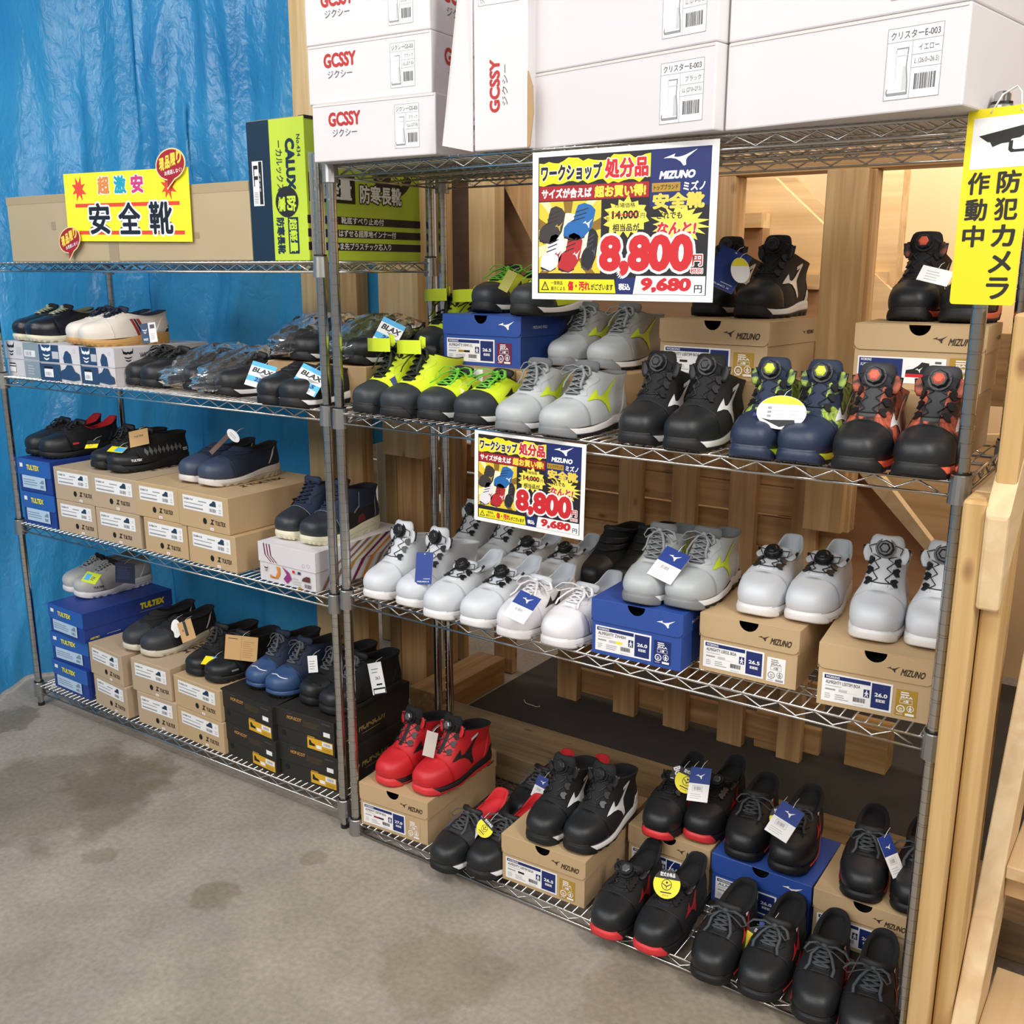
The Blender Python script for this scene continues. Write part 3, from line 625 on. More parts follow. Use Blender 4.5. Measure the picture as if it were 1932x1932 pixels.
# kraft work shoe boxes of the left rack
def shoe_icon(a, x, y, s, m, l=2):
    a.poly([(x + s * p[0], y + s * p[1]) for p in ((0, .05), (0, .25), (.35, .42), (.5, .6), (.62, .66), (.95, .6), (1, .05))], m, l)
def tultex_box(label, bl, br, z, h, dx=0, text=True, m=KRAFT2, hole=.5, group=None, **k):
    t, w, h, d = at_box(label, bl, br, z, h=h, group=group, **k)
    mb = MB(); mb.box((0, 0, 0), (w, d, h), m); o = mb.build('body', t); bev(o, .0022, 2)
    a = Art(); lw, lh = w * .8, h * .40; a.rect(0, 0, lw, lh, WHT, 0); a.frame(0, 0, lw, lh, .0006, LGR, 1)
    a.text('51650-114', .006, lh * .68, lw * .26, lh * .82, DGY, .02); a.lines(lw * .4, lh * .68, lw * .62, lh * .82, 1, GRY); a.lines(.006, lh * .45, lw * .6, lh * .58, 1, GRY, 2, 5, .4); a.lines(.006, lh * .15, lw * .64, lh * .34, 1, GRY, 2, 9, .5)
    shoe_icon(a, lw * .68, lh * .5, lw * .16, P('ink_blue', '#1f3a55')); a.barcode(lw * .67, lh * .14, lw * .84, lh * .38, GRY, 2, 3, 8); a.ringd(lw * .93, lh * .7, lh * .09, .0007, GRY, 2); a.lines(lw * .9, lh * .15, lw * .96, lh * .5, 2, LGR)
    a.build('size_label', t, front(w * .1, h * .49, -.0002))
    a = Art(); a.disc(w * hole, h * .26, .0085, DARK, 1, .0095); a.build('finger_hole', t, front(0, 0, -.0002)); a = Art()
    if text:
        x = w * (hole + .1); z0 = h * .2
        a.poly([(x, z0), (x + .009, z0 + .009), (x + .004, z0 + .016), (x + .02, z0 + .016), (x + .011, z0 + .008), (x + .018, z0)], BRN, 1); a.text('TULTEX', x + .023, z0 + .001, x + .068, z0 + .0145, BRN, .03)
    a.build('printed_logo', t, front(0, 0, -.0002))
    a = Art(); a.rect(0, 0, .015, .008, WHT, 1); a.rect(.004, .002, .011, .005, P('pink', '#d99aa8'), 2); a.build('price_sticker', t, front(w * (hole + .1), h * .04, -.0002))
    a = Art(); a.poly([(d * .62, h * .42), (d * .66, h * .52), (d * .64, h * .6), (d * .72, h * .6), (d * .68, h * .52), (d * .71, h * .42)], BRN, 1); a.text('TULTEX', d * .735, h * .43, d * .96, h * .58, BRN, .05)
    a.build('printed_logo', t, sidex(w + .0002))
    a = Art(); a.text('TULTEX', .0, .0, .14, .026, BRN, .05); a.poly([(-.035, 0), (-.02, .012), (-.028, .026), (-.004, .026), (-.016, .012), (-.008, 0)], BRN)
    a.build('printed_logo', t, lambda u, v, q: Vector((w * .62 - v * .3 + v * .0 + .05, d * .45 + u * .9, h + q)) if False else Vector((w * .45 + u * 0 - v + .04, d * .42 + u, h + q)))
    return t
def tulblue_box(label, bl, br, z, h, **k):
    t, w, h, d = at_box(label, bl, br, z, h=h, **k)
    mb = MB(); mb.box((.002, .002, 0), (w - .002, d - .002, h - .001), TBLUE); bev(mb.build('body', t), .0015)
    mb = MB(); mb.prism(notch_poly(w, h * .5, h, 0, .008, nr=False), -.0005, .0015, TLID, lambda u, v, q: Vector((u, q, v))); mb.box((0, .0016, h - .001), (w, d, h + .0005), TBLUE); mb.box((w - .0018, .0016, h * .45), (w - .0002, d, h - .0011), TBLUE)
    l = mb.build('lid', t, True)
    a = Art(); a.rect(w * .12, h * .12, w * .82, h * .5, P('label_blue', '#bcd3e6'), 1); a.lines(w * .15, h * .22, w * .6, h * .44, 3, P('ink_steel', '#7d92a8'), 2, 6, .35); shoe_icon(a, w * .66, h * .3, w * .12, P('ink_steel', '#7d92a8')); a.barcode(w * .66, h * .17, w * .78, h * .26, DGY, 2, 2, 6)
    a.build('size_label', t, front(0, 0, -.001))
    a = Art(); a.text('TULTEX', w * .28, h * .68, w * .66, h * .84, YEL, .05, .1); a.rect(w * .08, h * .74, w * .17, h * .86, WHT, 1); a.build('printed_logo', l, front(0, 0, -.0008))
    a = Art(); a.text('TULTEX', d * .62, h * .6, d * .9, h * .82, YEL, .07, .1); a.lines(d * .62, h * .5, d * .9, h * .54, 1, P('ink_steel', '#7d92a8')); a.text('ASITEC', d * .06, h * .08, d * .16, h * .15, YEL, .04); a.lines(d * .24, h * .12, d * .4, h * .14, 1, WHT)
    a.build('printed_logo', t, sidex(w + .0003))
    return t
hb = .1075
for i, n in enumerate(('lowest', 'middle', 'topmost')):
    tulblue_box('cobalt blue shoe box, %s of three stacked on bottom tier' % n, (103.5, 1294), (172, 1323), L0, hb, w=.222, yaw=(-1, 2, -2)[i], group='cobalt boxes at the bottom left', zp=L0 + i * (hb + .001), dx=(0, .008, .014)[i])
for i, n in ((0, 'lower'), (1, 'upper')):
    tulblue_box('cobalt blue shoe box, %s of two at left end of third tier' % n, (42.7, 984), (112, 996), L1, .1155, yaw=2, zp=L1 + i * .1167, dx=(.016, .010)[i], w=.19, group='cobalt boxes on the left third tier')
KT = [('k3', 'leftmost column', (112.7, 1001), (184.5, 1016.7), .5, .38), ('k3', 'second column', (186, 1018), (268, 1037), .4, .38), ('k3', 'third column', (276, 1039), (357, 1058), .4, .38), ('k3', 'fourth column', (358.7, 1059.4), (447.5, 1083), .5, .38)]
for i, (q, n, bl, br, ho, dp) in enumerate(KT):
    for j in (0, 1):
        o = tultex_box('kraft shoe box, %s of %s of kraft boxes on third tier' % (('lower', 'upper')[j], n), bl, br, L1, .1115, hole=ho + .03 * j, m=KRAFT2 if i < 2 else KRAFT, depth=dp, group='kraft boxes on the left third tier')
        o.location.z = L1 + j * .1122
        if j and i == 3: o.location.x -= .035; o.location.y += 0; o.scale.x = 1.06
        if j and i == 2: o.location.x -= .03
        if j and i == 1: o.location.x -= .012; o.scale.x = 1.05
KB = [('first', (182, 1326), (243, 1357), .112), ('second', (263, 1362), (336.5, 1389), .114), ('third', (338, 1387), (424.5, 1424), .106)]
for i, (n, bl, br, hh) in enumerate(KB):
    for j in (0, 1):
        o = tultex_box('kraft shoe box, %s of %s kraft column on bottom tier' % (('lower', 'upper')[j], n), bl, br, L0, hh, hole=.5, m=(KRAFT2, KRAFT2, KRAFT)[i], depth=.37, group='kraft boxes on the left bottom tier')
        o.location.z = L0 + j * (hh + .0007)
        if j: o.location.x -= (.012, .018, .006)[i]
def hop_box(label, bl, br, z, h, **k):
    t, w, h, d = at_box(label, bl, br, z, h=h, **k)
    l = lidbox(t, w, h, d, BCARD, BCARD, h * .52, cr=0, notch=False)
    a = Art(); O = P('copper', '#b98744'); a.text('HOP-SCOT', w * .2, h * .77, w * .45, h * .87, O, .04, .15); a.lines(w * .48, h * .68, w * .8, h * .86, 5, P('dim_copper', '#5c4a30'), 1, 3, .3); a.rect(w * .82, h * .55, w * .93, h * .68, WHT, 1); a.lines(w * .2, h * .93, w * .3, h * .96, 1, DGY, 1); a.lines(w * .8, h * .9, w * .95, h * .94, 1, DGY, 1)
    a.build('printed_logo', l, front(0, 0, -.0002))
    a = Art(); y0 = h * .06; a.rect(w * .53, y0, w * .96, y0 + h * .33, P('amber_label', '#dba824'), 0); a.poly([(w * (.56 + .1 * p[0]), y0 + h * (.1 + .17 * p[1])) for p in ((0, 0), (0, .8), (.2, 1), (.45, .5), (1, .35), (1, 0))], BLK, 1); a.rect(w * .78, y0 + h * .17, w * .95, y0 + h * .31, WHT, 1); a.barcode(w * .81, y0 + h * .2, w * .92, y0 + h * .28, GRY, 2, 4, 8); a.rect(w * .68, y0 + h * .06, w * .77, y0 + h * .16, WHT, 1); a.lines(w * .79, y0 + h * .04, w * .94, y0 + h * .13, 2, GLD, 1); a.rect(w * .54, y0 + h * .345, w * .66, y0 + h * .375, O, 1)
    a.build('size_label', t, front(0, 0, .002)); a = Art(); a.disc(w * .12, h * .3, .009, DARK, 1); a.build('finger_hole', t, front(0, 0, .002))
    a = Art(); O2 = P('old_gold', '#a08a55'); a.text('HOP-SCOT', d * .3, h * .34, d * .66, h * .56, O2, .05, .15); a.poly([(d * .14, h * .3), (d * .24, h * .42), (d * .2, h * .52), (d * .26, h * .52), (d * .28, h * .42), (d * .2, h * .24)], O2); a.lines(d * .34, h * .24, d * .6, h * .27, 1, O2); a.build('printed_logo', t, sidex(w - .001))
    return t
for n, bl, br, dy in (('left', (427.6, 1420), (523, 1464), 0), ('right', (530, 1460), (639, 1497.5), 0)):
    for j in (0, 1):
        o = hop_box('black shoe box with amber label, %s of the %s black pair' % (('lower', 'upper')[j], n), bl, br, L0, .1075, depth=.36, group='black boxes on the left bottom tier')
        o.location.z = L0 + j * .1095
        if j: o.location.x -= .008
# white boxes of the second and third tier, left rack
HORNS = [(0, 1), (.12, .72), (.4, .62), (.5, .7), (.6, .62), (.88, .72), (1, 1), (.94, .5), (.62, .42), (.5, .5), (.38, .42), (.06, .5)]
def wolf(a, x, y, w, m, l=2):
    a.poly([(x + w * p[0], y + w * p[1] * .9 + w * .1) for p in HORNS], m, l)
    for k, (i, yy) in enumerate(((.14, .22), (.22, 0))): a.poly([(x + w * i, y + w * (yy + .1)), (x + w * .5, y + w * (yy + .02)), (x + w * (1 - i), y + w * (yy + .1)), (x + w * (1 - i - .06), y + w * yy), (x + w * .5, y + w * (yy - .08)), (x + w * (i + .06), y + w * yy)], m, l)
WB = [('white and grey shoe box, leftmost on second tier of left rack', (15, 707), (78, 714), 0), ('navy shoe box with white panel, second from left on second tier', (79, 716.5), (154.5, 723), 1), ('navy shoe box with white side, right of its navy twin', (155.7, 723), (220, 730), 1)]
for lb, bl, br, kd in WB:
    t, w, h, d = at_box(lb, bl, br, L1 + .515, h=.116, depth=.36)
    lidbox(t, w, h, d, WCARD, WCARD, h * .5, cr=0, notch=False)
    a = Art(); c = GCARD if not kd else NAVC; y = -.0002
    if kd == 0:
        a.rect(w * .55, 0, w, h * .47, c, 0); a.rect(w * .55, h * .52, w, h, c, 0); wolf(a, w * .08, h * .62, w * .22, BLK); a.rect(w * .34, h * .62, w * .5, h * .85, LGR, 1); a.rect(w * .58, h * .6, w * .9, h * .78, WHT, 1); a.barcode(w * .62, h * .63, w * .8, h * .75, GRY, 2, 2, 8); a.rect(w * .1, h * .12, w * .28, h * .38, WHT, 1); a.rect(w * .1, h * .34, w * .28, h * .38, BLK, 2); a.rect(w * .1, h * .27, w * .28, h * .3, BLK, 2); a.lines(w * .65, h * .1, w * .9, h * .4, 4, LGR, 1, 4, .3)
    else:
        a.rect(0, 0, w * .5, h * .47, c, 0); a.rect(0, h * .52, w * .5, h, c, 0); wolf(a, w * .06, h * .6, w * .26, WHT); a.rect(w * .33, h * .62, w * .49, h * .82, LGR, 1); a.rect(w * .1, h * .1, w * .32, h * .4, WHT, 1); a.rect(w * .1, h * .33, w * .32, h * .4, BLK, 2); a.barcode(w * .13, h * .14, w * .28, h * .24, GRY, 2, 2, 6)
        a.poly([(w * p[0], h * p[1]) for p in ((.62, .52), (.6, .66), (.66, .84), (.72, .86), (.8, .76), (.82, .52))], c, 1); a.poly([(w * p[0], h * p[1]) for p in ((.5, .08), (.52, .3), (.62, .36), (.68, .47), (.8, .47), (.86, .3), (.96, .24), (.97, .08), (.8, .04))], c, 1); a.ringd(w * .88, h * .86, w * .03, .0008, GRY, 1)
    a.build('printed_panel', t, front(0, 0, y))
    if lb.startswith('navy shoe box with white side'):
        a = Art(); wolf(a, .03, h * .66, .04, BLK); a.text('WIDE WOLVES', .09, h * .72, .2, h * .86, DGY, .02, .1); a.build('printed_logo', t, sidex(w + .0002))
t, w, h, d = at_box('white shoe box with swirl print at right end of third tier', (490, 1092), (597, 1119), L1, h=.112, depth=.37)
l = lidbox(t, w, h, d, WCARD, WCARD, h * .5, cr=0, notch=False)
a = Art(); ORA = P('tangerine', '#d9852c'); MAG = P('plum', '#8f2f7a')
for i in range(3): a.poly([(w * (.1 + .05 * i), h), (w * (.12 + .05 * i), h), (w * (.14 + .05 * i), h * .7), (w * (.24 + .05 * i), h * .53), (w * (.22 + .05 * i), h * .53), (w * (.12 + .05 * i), h * .7)], MRN, 1)
wolf(a, w * .1, h * .27, w * .07, BLK); a.poly([(w * p[0], h * p[1]) for p in ((.2, .2), (.2, .12), (.3, .16), (.34, .3), (.32, .45), (.38, .44), (.38, .26), (.33, .12))], ORA, 1); a.poly([(w * p[0], h * p[1]) for p in ((.42, .48), (.54, .36), (.58, .2), (.5, .06), (.44, .16), (.5, .3))], MAG, 1)
for i, c in enumerate((RED, LGR, NVY)): a.rect(w * (.6 + .05 * i), h * .37, w * (.64 + .05 * i), h * .44, c, 1)
a.poly([(w * p[0], h * p[1]) for p in ((.76, .22), (.78, .3), (.84, .36), (.9, .36), (.9, .22))], P('brown_boot', '#5a3324'), 1); a.barcode(w * .8, h * .06, w * .92, h * .16, DGY, 1, 3, 8); a.lines(w * .6, h * .1, w * .74, h * .3, 3, LGR, 1, 2, .4); a.poly([(w * .66, 0), (w * .78, 0), (w * .72, h * .06)], GLD, 1); a.ringd(w * .8, h * .62, w * .025, .0007, GRY); a.ringd(w * .88, h * .64, w * .025, .0007, GRY)
a.build('printed_panel', t, front(0, 0, -.0003))
a = Art(); BRS = P('rust_print', '#8a6a5c')
for i, c in enumerate((BRS, BRS, GLD, MRN, ORA, BRS)):
    y0 = .02 + .04 * i; a.poly([(y0, 0), (y0 + .012, 0), (y0 + .06, h * .5), (min(d, y0 + .17), h), (min(d, y0 + .15), h), (y0 + .045, h * .5)], c, 1)
a.build('printed_panel', t, sidex(w + .0002))

# boot box at the right end and long carton on top of the left rack
t = thing('boot_box', 'tall navy and lime boot box standing beside the long carton', 'boot box', (-.294, 0, L3), radians(0))
w, d, h = .208, .44, .345; NB = mat('midnight_card', '#132b40', .4); LB = mat('lime_card', '#bcd43a', .5)
mb = MB(); mb.box((0, .001, 0), (w, d, h), LB); bev(mb.build('body', t), .0015)
mb = MB(); mb.box((.0005, .0012, h - .0005), (w - .0005, d, h + .001), CORR); mb.box((w - .02, .003, h * .985), (w + .0015, d * .28, h * 1.008), BCARD); mb.build('lid_flap', t)
mb = MB(); mb.box((w + .0008, .012, .004), (w + .0016, .06, h * .76), WCARD); mb.build('inner_flap', t)
a = Art(); a.rect(0, 0, w * .4, h, NB, 0); fx = w * .4
a.rect(w * .07, h * .4, w * .26, h * .72, WHT, 1)
rot = lambda x0, y0, k: (lambda u, v: (x0 + v * k, y0 - u * k))
def vtext(a, t, x0, y0, x1, y1, m, bold=0, l=2, out=None, rotate=True):
    """text running down the face, letters turned a quarter"""
    b = Art(); b.text(t, 0, 0, y1 - y0, x1 - x0, m, bold, 0, l, out)
    for pts, fs, mm, ll in b.items: a.items.append(([(x0 + p[1], y1 - p[0]) for p in pts], fs, mm, ll))
vtext(a, 'LL', w * .09, h * .54, w * .17, h * .69, BLK, .04); vtext(a, 'ブラック', w * .19, h * .5, w * .215, h * .64, WHT, .02, 3); a.rect(w * .185, h * .41, w * .245, h * .715, BLK, 2)
for i in range(7): a.rect(w * .09, h * (.42 + .012 * i), w * .16, h * (.426 + .012 * i), GRY, 2)
vtext(a, 'CALUX', w * .67, h * .5, w * .83, h * .86, NB, .06); vtext(a, 'ーカルックスー', w * .5, h * .44, w * .62, h * .85, NB, .01); vtext(a, 'No.434', w * .87, h * .73, w * .93, h * .88, NB, .01)
a.disc(w * .66, h * .42, w * .2, BLK, 1, h * .11); vtext(a, '防', w * .66, h * .35, w * .82, h * .46, LIM, .04); vtext(a, '寒', w * .5, h * .35, w * .64, h * .46, LIM, .04)
a.rect(w * .66, h * .05, w * .84, h * .31, NB, 1); vtext(a, '超軽量', w * .68, h * .06, w * .82, h * .3, LIM, .03); vtext(a, '防寒長靴', w * .46, h * .05, w * .6, h * .31, NB, .04, 2)
a.build('printed_panel', t, front(0, 0, .0008))
a = Art(); D = d
a.disc(D * .74, h * .73, D * .2, BLK, 1, h * .24); a.text('カルックスー', D * .14, h * .72, D * .66, h * .9, NB, .02); a.text('寒', D * .72, h * .58, D * .86, h * .82, LIM, .04, 0, 3); a.rect(D * .56, h * .71, D * .7, h * .74, LIM, 3)
a.rect(D * .02, h * .42, D * .4, h * .62, BLK, 1); a.text('超軽量', D * .05, h * .44, D * .37, h * .6, WHT, .04); a.text('防寒長靴', D * .44, h * .43, D * .82, h * .57, WHT, .03, 0, 2, BLK, .07)
for i, s in enumerate(('靴底すべり止め付', '取りはずせる超厚地インナー付', 'つま先プラスチック芯入り')):
    y = h * (.3 - .095 * i); a.rect(0, y - .012, D, y + .008, BLK, 1); k = (.3, .48, .4)[i]; a.text(s, D * (.46 - k / 1.6), y - .01, D * (.46 + k / 1.6), y + .008, WHT, .02, 0, 2, BLK, .05)
a.build('printed_panel', t, sidex(w + .0004))
t = thing('long_carton', 'long plain brown carton on top tier behind the yellow sign', 'cardboard box', (-1.46, .0, L3)); w, d, h = 1.163, .25, .203
LCM = mat('pale_card', '#b5a281', .85, var=.04, vscale=3); mb = MB(); mb.box((0, 0, 0), (w, d, h), LCM); bev(mb.build('body', t), .004)
a = Art(); TP = mat('carton_tape', '#a39072', .4); a.rect(w * .46, 0, w * .5, h * .3, TP); a.rect(0, h * .88, w, h, mat('card_fold', '#ab9876', .8), .5); a.rect(w * .21, h * .48, w * .23, h * .6, TP); a.rect(w * .8, h * .3, w * .82, h * .38, TP); a.build('parcel_tape', t, front(0, 0, -.0005))

# white boot boxes on the top tier of the right rack
BOOT = [(.05, 0), (.0, .06), (.02, .14), (.3, .24), (.42, .36), (.36, .9), (.4, 1), (.95, 1), (.9, .6), (.98, .3), (1, .1), (1, 0)]
def boot_label(t, x, z, w, h, head, color, size, fn=None):
    a = Art(); G = P('print_grey', '#8d8d92'); a.rect(0, 0, w, h, WHT, 0); a.frame(0, 0, w, h, .0008, G); a.rect(0, h * .8, w, h * .8 + .0008, G); a.rect(w * .46, 0, w * .46 + .0008, h * .8, G)
    for q in (.6, .42): a.rect(w * .46, h * q, w, h * q + .0008, G)
    a.text(head, w * .06, h * .84, w * .94, h * .95, DGY, .01); a.text(color, w * .58, h * .65, w * .94, h * .74, DGY); a.text(size, w * .52, h * .46, w * .95, h * .55, DGY, .0, .05); a.barcode(w * .54, h * .12, w * .93, h * .34, DGY, 2, 6, 12)
    bw, bh = w * .4, h * .66; pts = [(w * .03 + bw * p[0], h * .06 + bh * p[1]) for p in BOOT]; a.poly(pts, G, 1)
    c = (sum(p[0] for p in pts) / 12, sum(p[1] for p in pts) / 12); a.poly([(c[0] + (p[0] - c[0]) * .86, c[1] + (p[1] - c[1]) * .94) for p in pts], WHT, 2); a.poly([(w * .03 + bw * p[0], h * .06 + bh * p[1]) for p in ((.72, .1), (.74, .6), (.86, .6), (.93, .1))], LGR, 3); a.rect(w * .06, h * .08, w * .42, h * .1, G, 3); a.rect(w * .2, h * .6, w * .4, h * .62, LGR, 3)
    return a.build('size_label', t, fn or front(x, z, -.0003))
def gcssy(a, x, z, w, h, bold=.05):
    a.text('GCSSY', x, z + h * .42, x + w, z + h, P('crimson', '#b3241f'), .04); a.text('ジクシー', x + w * .12, z, x + w * .88, z + h * .3, DGY, 0)
def white_box(label, loc, yaw, w, h, d, flaps=True, group='white boot boxes on the top tier', name='boot_box'):
    t = thing(name, label, 'boot box', loc, radians(yaw), group); mb = MB(); mb.box((0, 0, 0), (w, d, h), WCARD); bev(mb.build('body', t), .003)
    mb = MB(); mb.box((.004, -.0012, h - .006), (w - .004, -.0002, h - .001), mat('card_edge', '#d8d2d0', .7)); mb.build('lid_edge', t); return t
z = R3; g0 = onz(593, 307, z); gw, gh = .355, .1285
for i in range(3):
    p = g0.copy(); p.z = z + i * (gh + .0006); p.x += (0, -.014, -.016)[i]; p.y += (0, .006, .006)[i]
    t = white_box('white boot box, %s of the stack of three with red lettering' % ('lowest', 'middle', 'topmost')[i], p, 3.6, gw, gh, .36)
    a = Art(); gcssy(a, gw * .14, gh * .42, gw * .27, gh * .42); a.build('printed_logo', t, front(0, 0, -.0003)); boot_label(t, gw * .685, gh * .14, gw * .19, gh * .72, 'ジクシーGS-03', 'ブラック', 'LL(27.0)')
    a = Art(); gcssy(a, .05, gh * .3, .12, gh * .5); a.build('printed_logo', t, sidex(gw + .0003))
p = onz(895, 286, z); q = onz(995, 279, z); uw = (q - p).length
t = white_box('white boot box standing on end, lettering turned sideways', p, 3, uw, .40, .3)
a = Art(); vt = Art(); gcssy(vt, 0, 0, .105, .045)
for pts, fs, mm, ll in vt.items: a.items.append(([(uw * .55 - v + .012, .075 + u) for u, v in pts], fs, mm, ll))
a.build('printed_logo', t, front(0, 0, -.0003))
boot_label(t, 0, 0, .07, .1, 'ジクシーGS-03', 'ブラック', 'LL', lambda u, v, qq: Vector((uw * .85 - v, -qq - .0003, .285 + u)))
mb = MB(); f0 = [(-.002, .0, .4), (-.004, .0, .0), (-.06, -.035, .012), (-.012, -.02, .4)]
mb.add([Vector(v) for v in f0] + [Vector(v) + Vector((.0, .003, 0)) for v in f0], [(0, 1, 2, 3), (7, 6, 5, 4), (0, 4, 5, 1), (1, 5, 6, 2), (2, 6, 7, 3), (3, 7, 4, 0)], WCARD); mb.build('open_flap', t)
mb = MB(); mb.prism([(uw - .001, .0), (uw + .006, .004), (uw + .014, .07), (uw + .012, .12), (uw + .001, .15)], .001, .004, CORR, lambda u, v, qq: Vector((u, qq, v))); mb.build('torn_edge', t)
t = thing('price_flyer', 'folded pink flyer stuck behind the upright white boot box flap', 'flyer', p + Vector((-.062, .05, .02))); mb = MB()
fl = [(-.005, 0, 0), (.03, .0, .0), (.075, .05, .3), (.02, .03, .12)]; mb.add([Vector(v) for v in fl] + [Vector(v) + Vector((0, .002, 0)) for v in fl], [(0, 1, 2, 3), (7, 6, 5, 4), (0, 4, 5, 1), (1, 5, 6, 2), (2, 6, 7, 3), (3, 7, 4, 0)], P('flyer_pink', '#c79bc0'))
mb.build('sheet', t); a = Art()
for i in range(4): a.poly([(.006 + .006 * i, .012 + .02 * i), (.02 + .007 * i, .012 + .02 * i), (.022 + .007 * i, .022 + .02 * i), (.008 + .006 * i, .022 + .02 * i)], BLK if i % 2 else PUR)
a.build('printed_text', t, lambda u, v, qq: Vector((u, v * .16 - .0025 - qq, v)))
eh = .149
def e003(label, bl, br, top, zz, col, size, yaw, w, lx):
    pp = onz(*bl, z); pp.z = zz
    t = white_box(label, pp, yaw, w, eh, .36); boot_label(t, w * lx, eh * .13, w * .21, eh * .72, 'クリスターE-003', col, size); return t
for i, n in enumerate(('lower', 'upper')):
    e003('white boot box, %s of the pair above the large price poster' % n, (1000, 283), (1357, 243), None, z + i * (eh + .0006), 'ブラック', 'LL (27.0~27.5)', -9.6, .458, .735)
    e003('white boot box, %s of the pair at right end of top tier' % n, (1367, 247.5), (1828, 197), None, z + i * (eh + .0006), 'イエロー', 'L (26.0~26.5)', -9.8, .428, .70)

# ------------------------------------------------------------------ shoes
NT = 56
BASE = [(.004, .020, .285, .034, .0525, 2.9, .75, 0), (.000, .037, .288, .051, .0545, 2.9, .75, 0), (.004, .054, .287, .066, .0530, 2.8, .74, 0), (.018, .067, .286, .078, .0500, 2.6, .73, 0)]
LOW = BASE + [(.051, .078, .285, .086, .0465, 2.4, .73, 0), (.086, .089, .284, .095, .0430, 2.4, .77, .004), (.116, .100, .286, .106, .0395, 2.4, .84, .016), (.136, .109, .289, .118, .0375, 2.5, .88, .034)]
LOWR = BASE + [(.051, .078, .285, .086, .0465, 2.4, .73, 0), (.086, .089, .284, .094, .0430, 2.4, .78, .004), (.112, .099, .285, .099, .0405, 2.2, .87, .010), (.130, .107, .288, .104, .0400, 2.1, .95, .015)]
MID = BASE + [(.051, .079, .284, .093, .0468, 2.4, .74, 0), (.083, .097, .282, .106, .0445, 2.4, .78, .002), (.104, .118, .282, .119, .0425, 2.4, .84, .004), (.120, .140, .284, .127, .0412, 2.4, .90, .004), (.129, .156, .286, .136, .0405, 2.5, .93, .010)]
MIDB = BASE + [(.051, .079, .285, .088, .0468, 2.4, .74, 0), (.083, .097, .284, .096, .0445, 2.4, .78, .0), (.104, .118, .284, .104, .0425, 2.4, .84, .0), (.119, .139, .286, .112, .0415, 2.4, .90, .0), (.127, .155, .289, .119, .0410, 2.5, .93, .004)]
def sm01(x): x = max(0, min(1, x)); return x * x * (3 - 2 * x)
class Last:
    """analytic outer surface of one shoe; s is -1 / +1 for which side the toe leans to"""
    def __init__(S, ctl, s, sole_h=0.0, tall=1.0):
        S.c = ctl; S.s = s; S.K = len(ctl) - 1; S.dz = sole_h; S.tall = tall
    def par(S, k):
        k = max(0, min(S.K, k)); i = min(int(k), S.K - 1); t = k - i; c = S.c
        p0, p1, p2, p3 = c[max(i - 1, 0)], c[i], c[i + 1], c[min(i + 2, S.K)]
        return [.5 * (2 * b + (d - a) * t + (2 * a - 5 * b + 4 * d - e) * t * t + (3 * b - a - 3 * d + e) * t ** 3) for a, b, d, e in zip(p0, p1, p2, p3)]
    def out(S, yf, zf, yb, zb, b, n, mt, dip, th):
        c, s = cos(th), sin(th); e = 2 / n; cy, a = (yf + yb) / 2, (yb - yf) / 2
        y = cy - a * math.copysign(abs(c) ** e, c); m = 1 + (mt - 1) * sm01((y - .09) / .11)
        x = b * math.copysign(abs(s) ** e, s) * m
        f = (y - yf) / (yb - yf); z = zf + (zb - zf) * f - dip * sin(pi * min(1, f / .93))
        if y < .16: x += S.s * .005 * (1 - y / .16) ** 2 * 1.0
        z = .026 + (z - .026) * S.tall + S.dz
        return Vector((x, y, z + max(0, .07 - y) ** 2 * 1.2))
    def up(S, k, th): return S.out(*S.par(k), th)
    def sole(S, h, th, g=.0):
        yf, zf, yb, zb, b, n, mt, dip = S.c[0]
        bul = .0016 * sin(pi * h) + g
        p = S.out(yf - .0022 - bul, 0, yb + .003 + bul, 0, b + .0012 + bul, n, mt + .03, 0, th)
        y = p.y; zt = .021 + S.dz + max(0, .07 - y) ** 2 * 1.2 + .016 * sm01((y - .08) / .16); z0 = max(0, .05 - y) ** 2 * 3.6
        return Vector((p.x, y, z0 + (zt - z0) * h))
    def T(S, v, th): return S.sole(v + 1, th) if v < 0 else S.up(v, th)
    def nrm(S, v, th):
        e = .03; a = S.T(v + e, th) - S.T(v - e, th); b = S.T(v, th + e) - S.T(v, th - e); n = b.cross(a)
        if n.length < 1e-9: n = Vector((0, -1, 0))
        return n.normalized()
    def off(S, v, th, d): return S.T(v, th) + S.nrm(v, th) * d
    def th_y(S, k, y):
        lo, hi = 0, pi
        for _ in range(26):
            m = (lo + hi) / 2
            if S.up(k, m).y < y: lo = m
            else: hi = m
        return lo
    def th_x(S, k, x, sgn=1):
        lo, hi = 0, pi * .5
        c0 = S.up(k, 0).x
        for _ in range(26):
            m = (lo + hi) / 2
            if abs(S.up(k, sgn * m).x - c0) < x: lo = m
            else: hi = m
        return sgn * lo
def patch(mb, S, rows, ths, d, m, edge=-.0006):
    """rows: list of v; ths(v)->(th0,th1); raised shell with tucked rim"""
    n = 26; g = []
    vs = [rows[0]] + list(rows) + [rows[-1]]
    for i, v in enumerate(vs):
        a, b = ths(v); r = []
        for j in range(n + 3):
            t = (0 if j == 0 else n if j == n + 2 else j - 1) / n; th = a + (b - a) * t
            rim = i in (0, len(vs) - 1) or j in (0, n + 2); r.append(S.off(v, th, edge if rim else d))
        g.append(r)
    mb.rings(g, m, closed=False)
def frange(a, b, n): return [a + (b - a) * i / n for i in range(n + 1)]

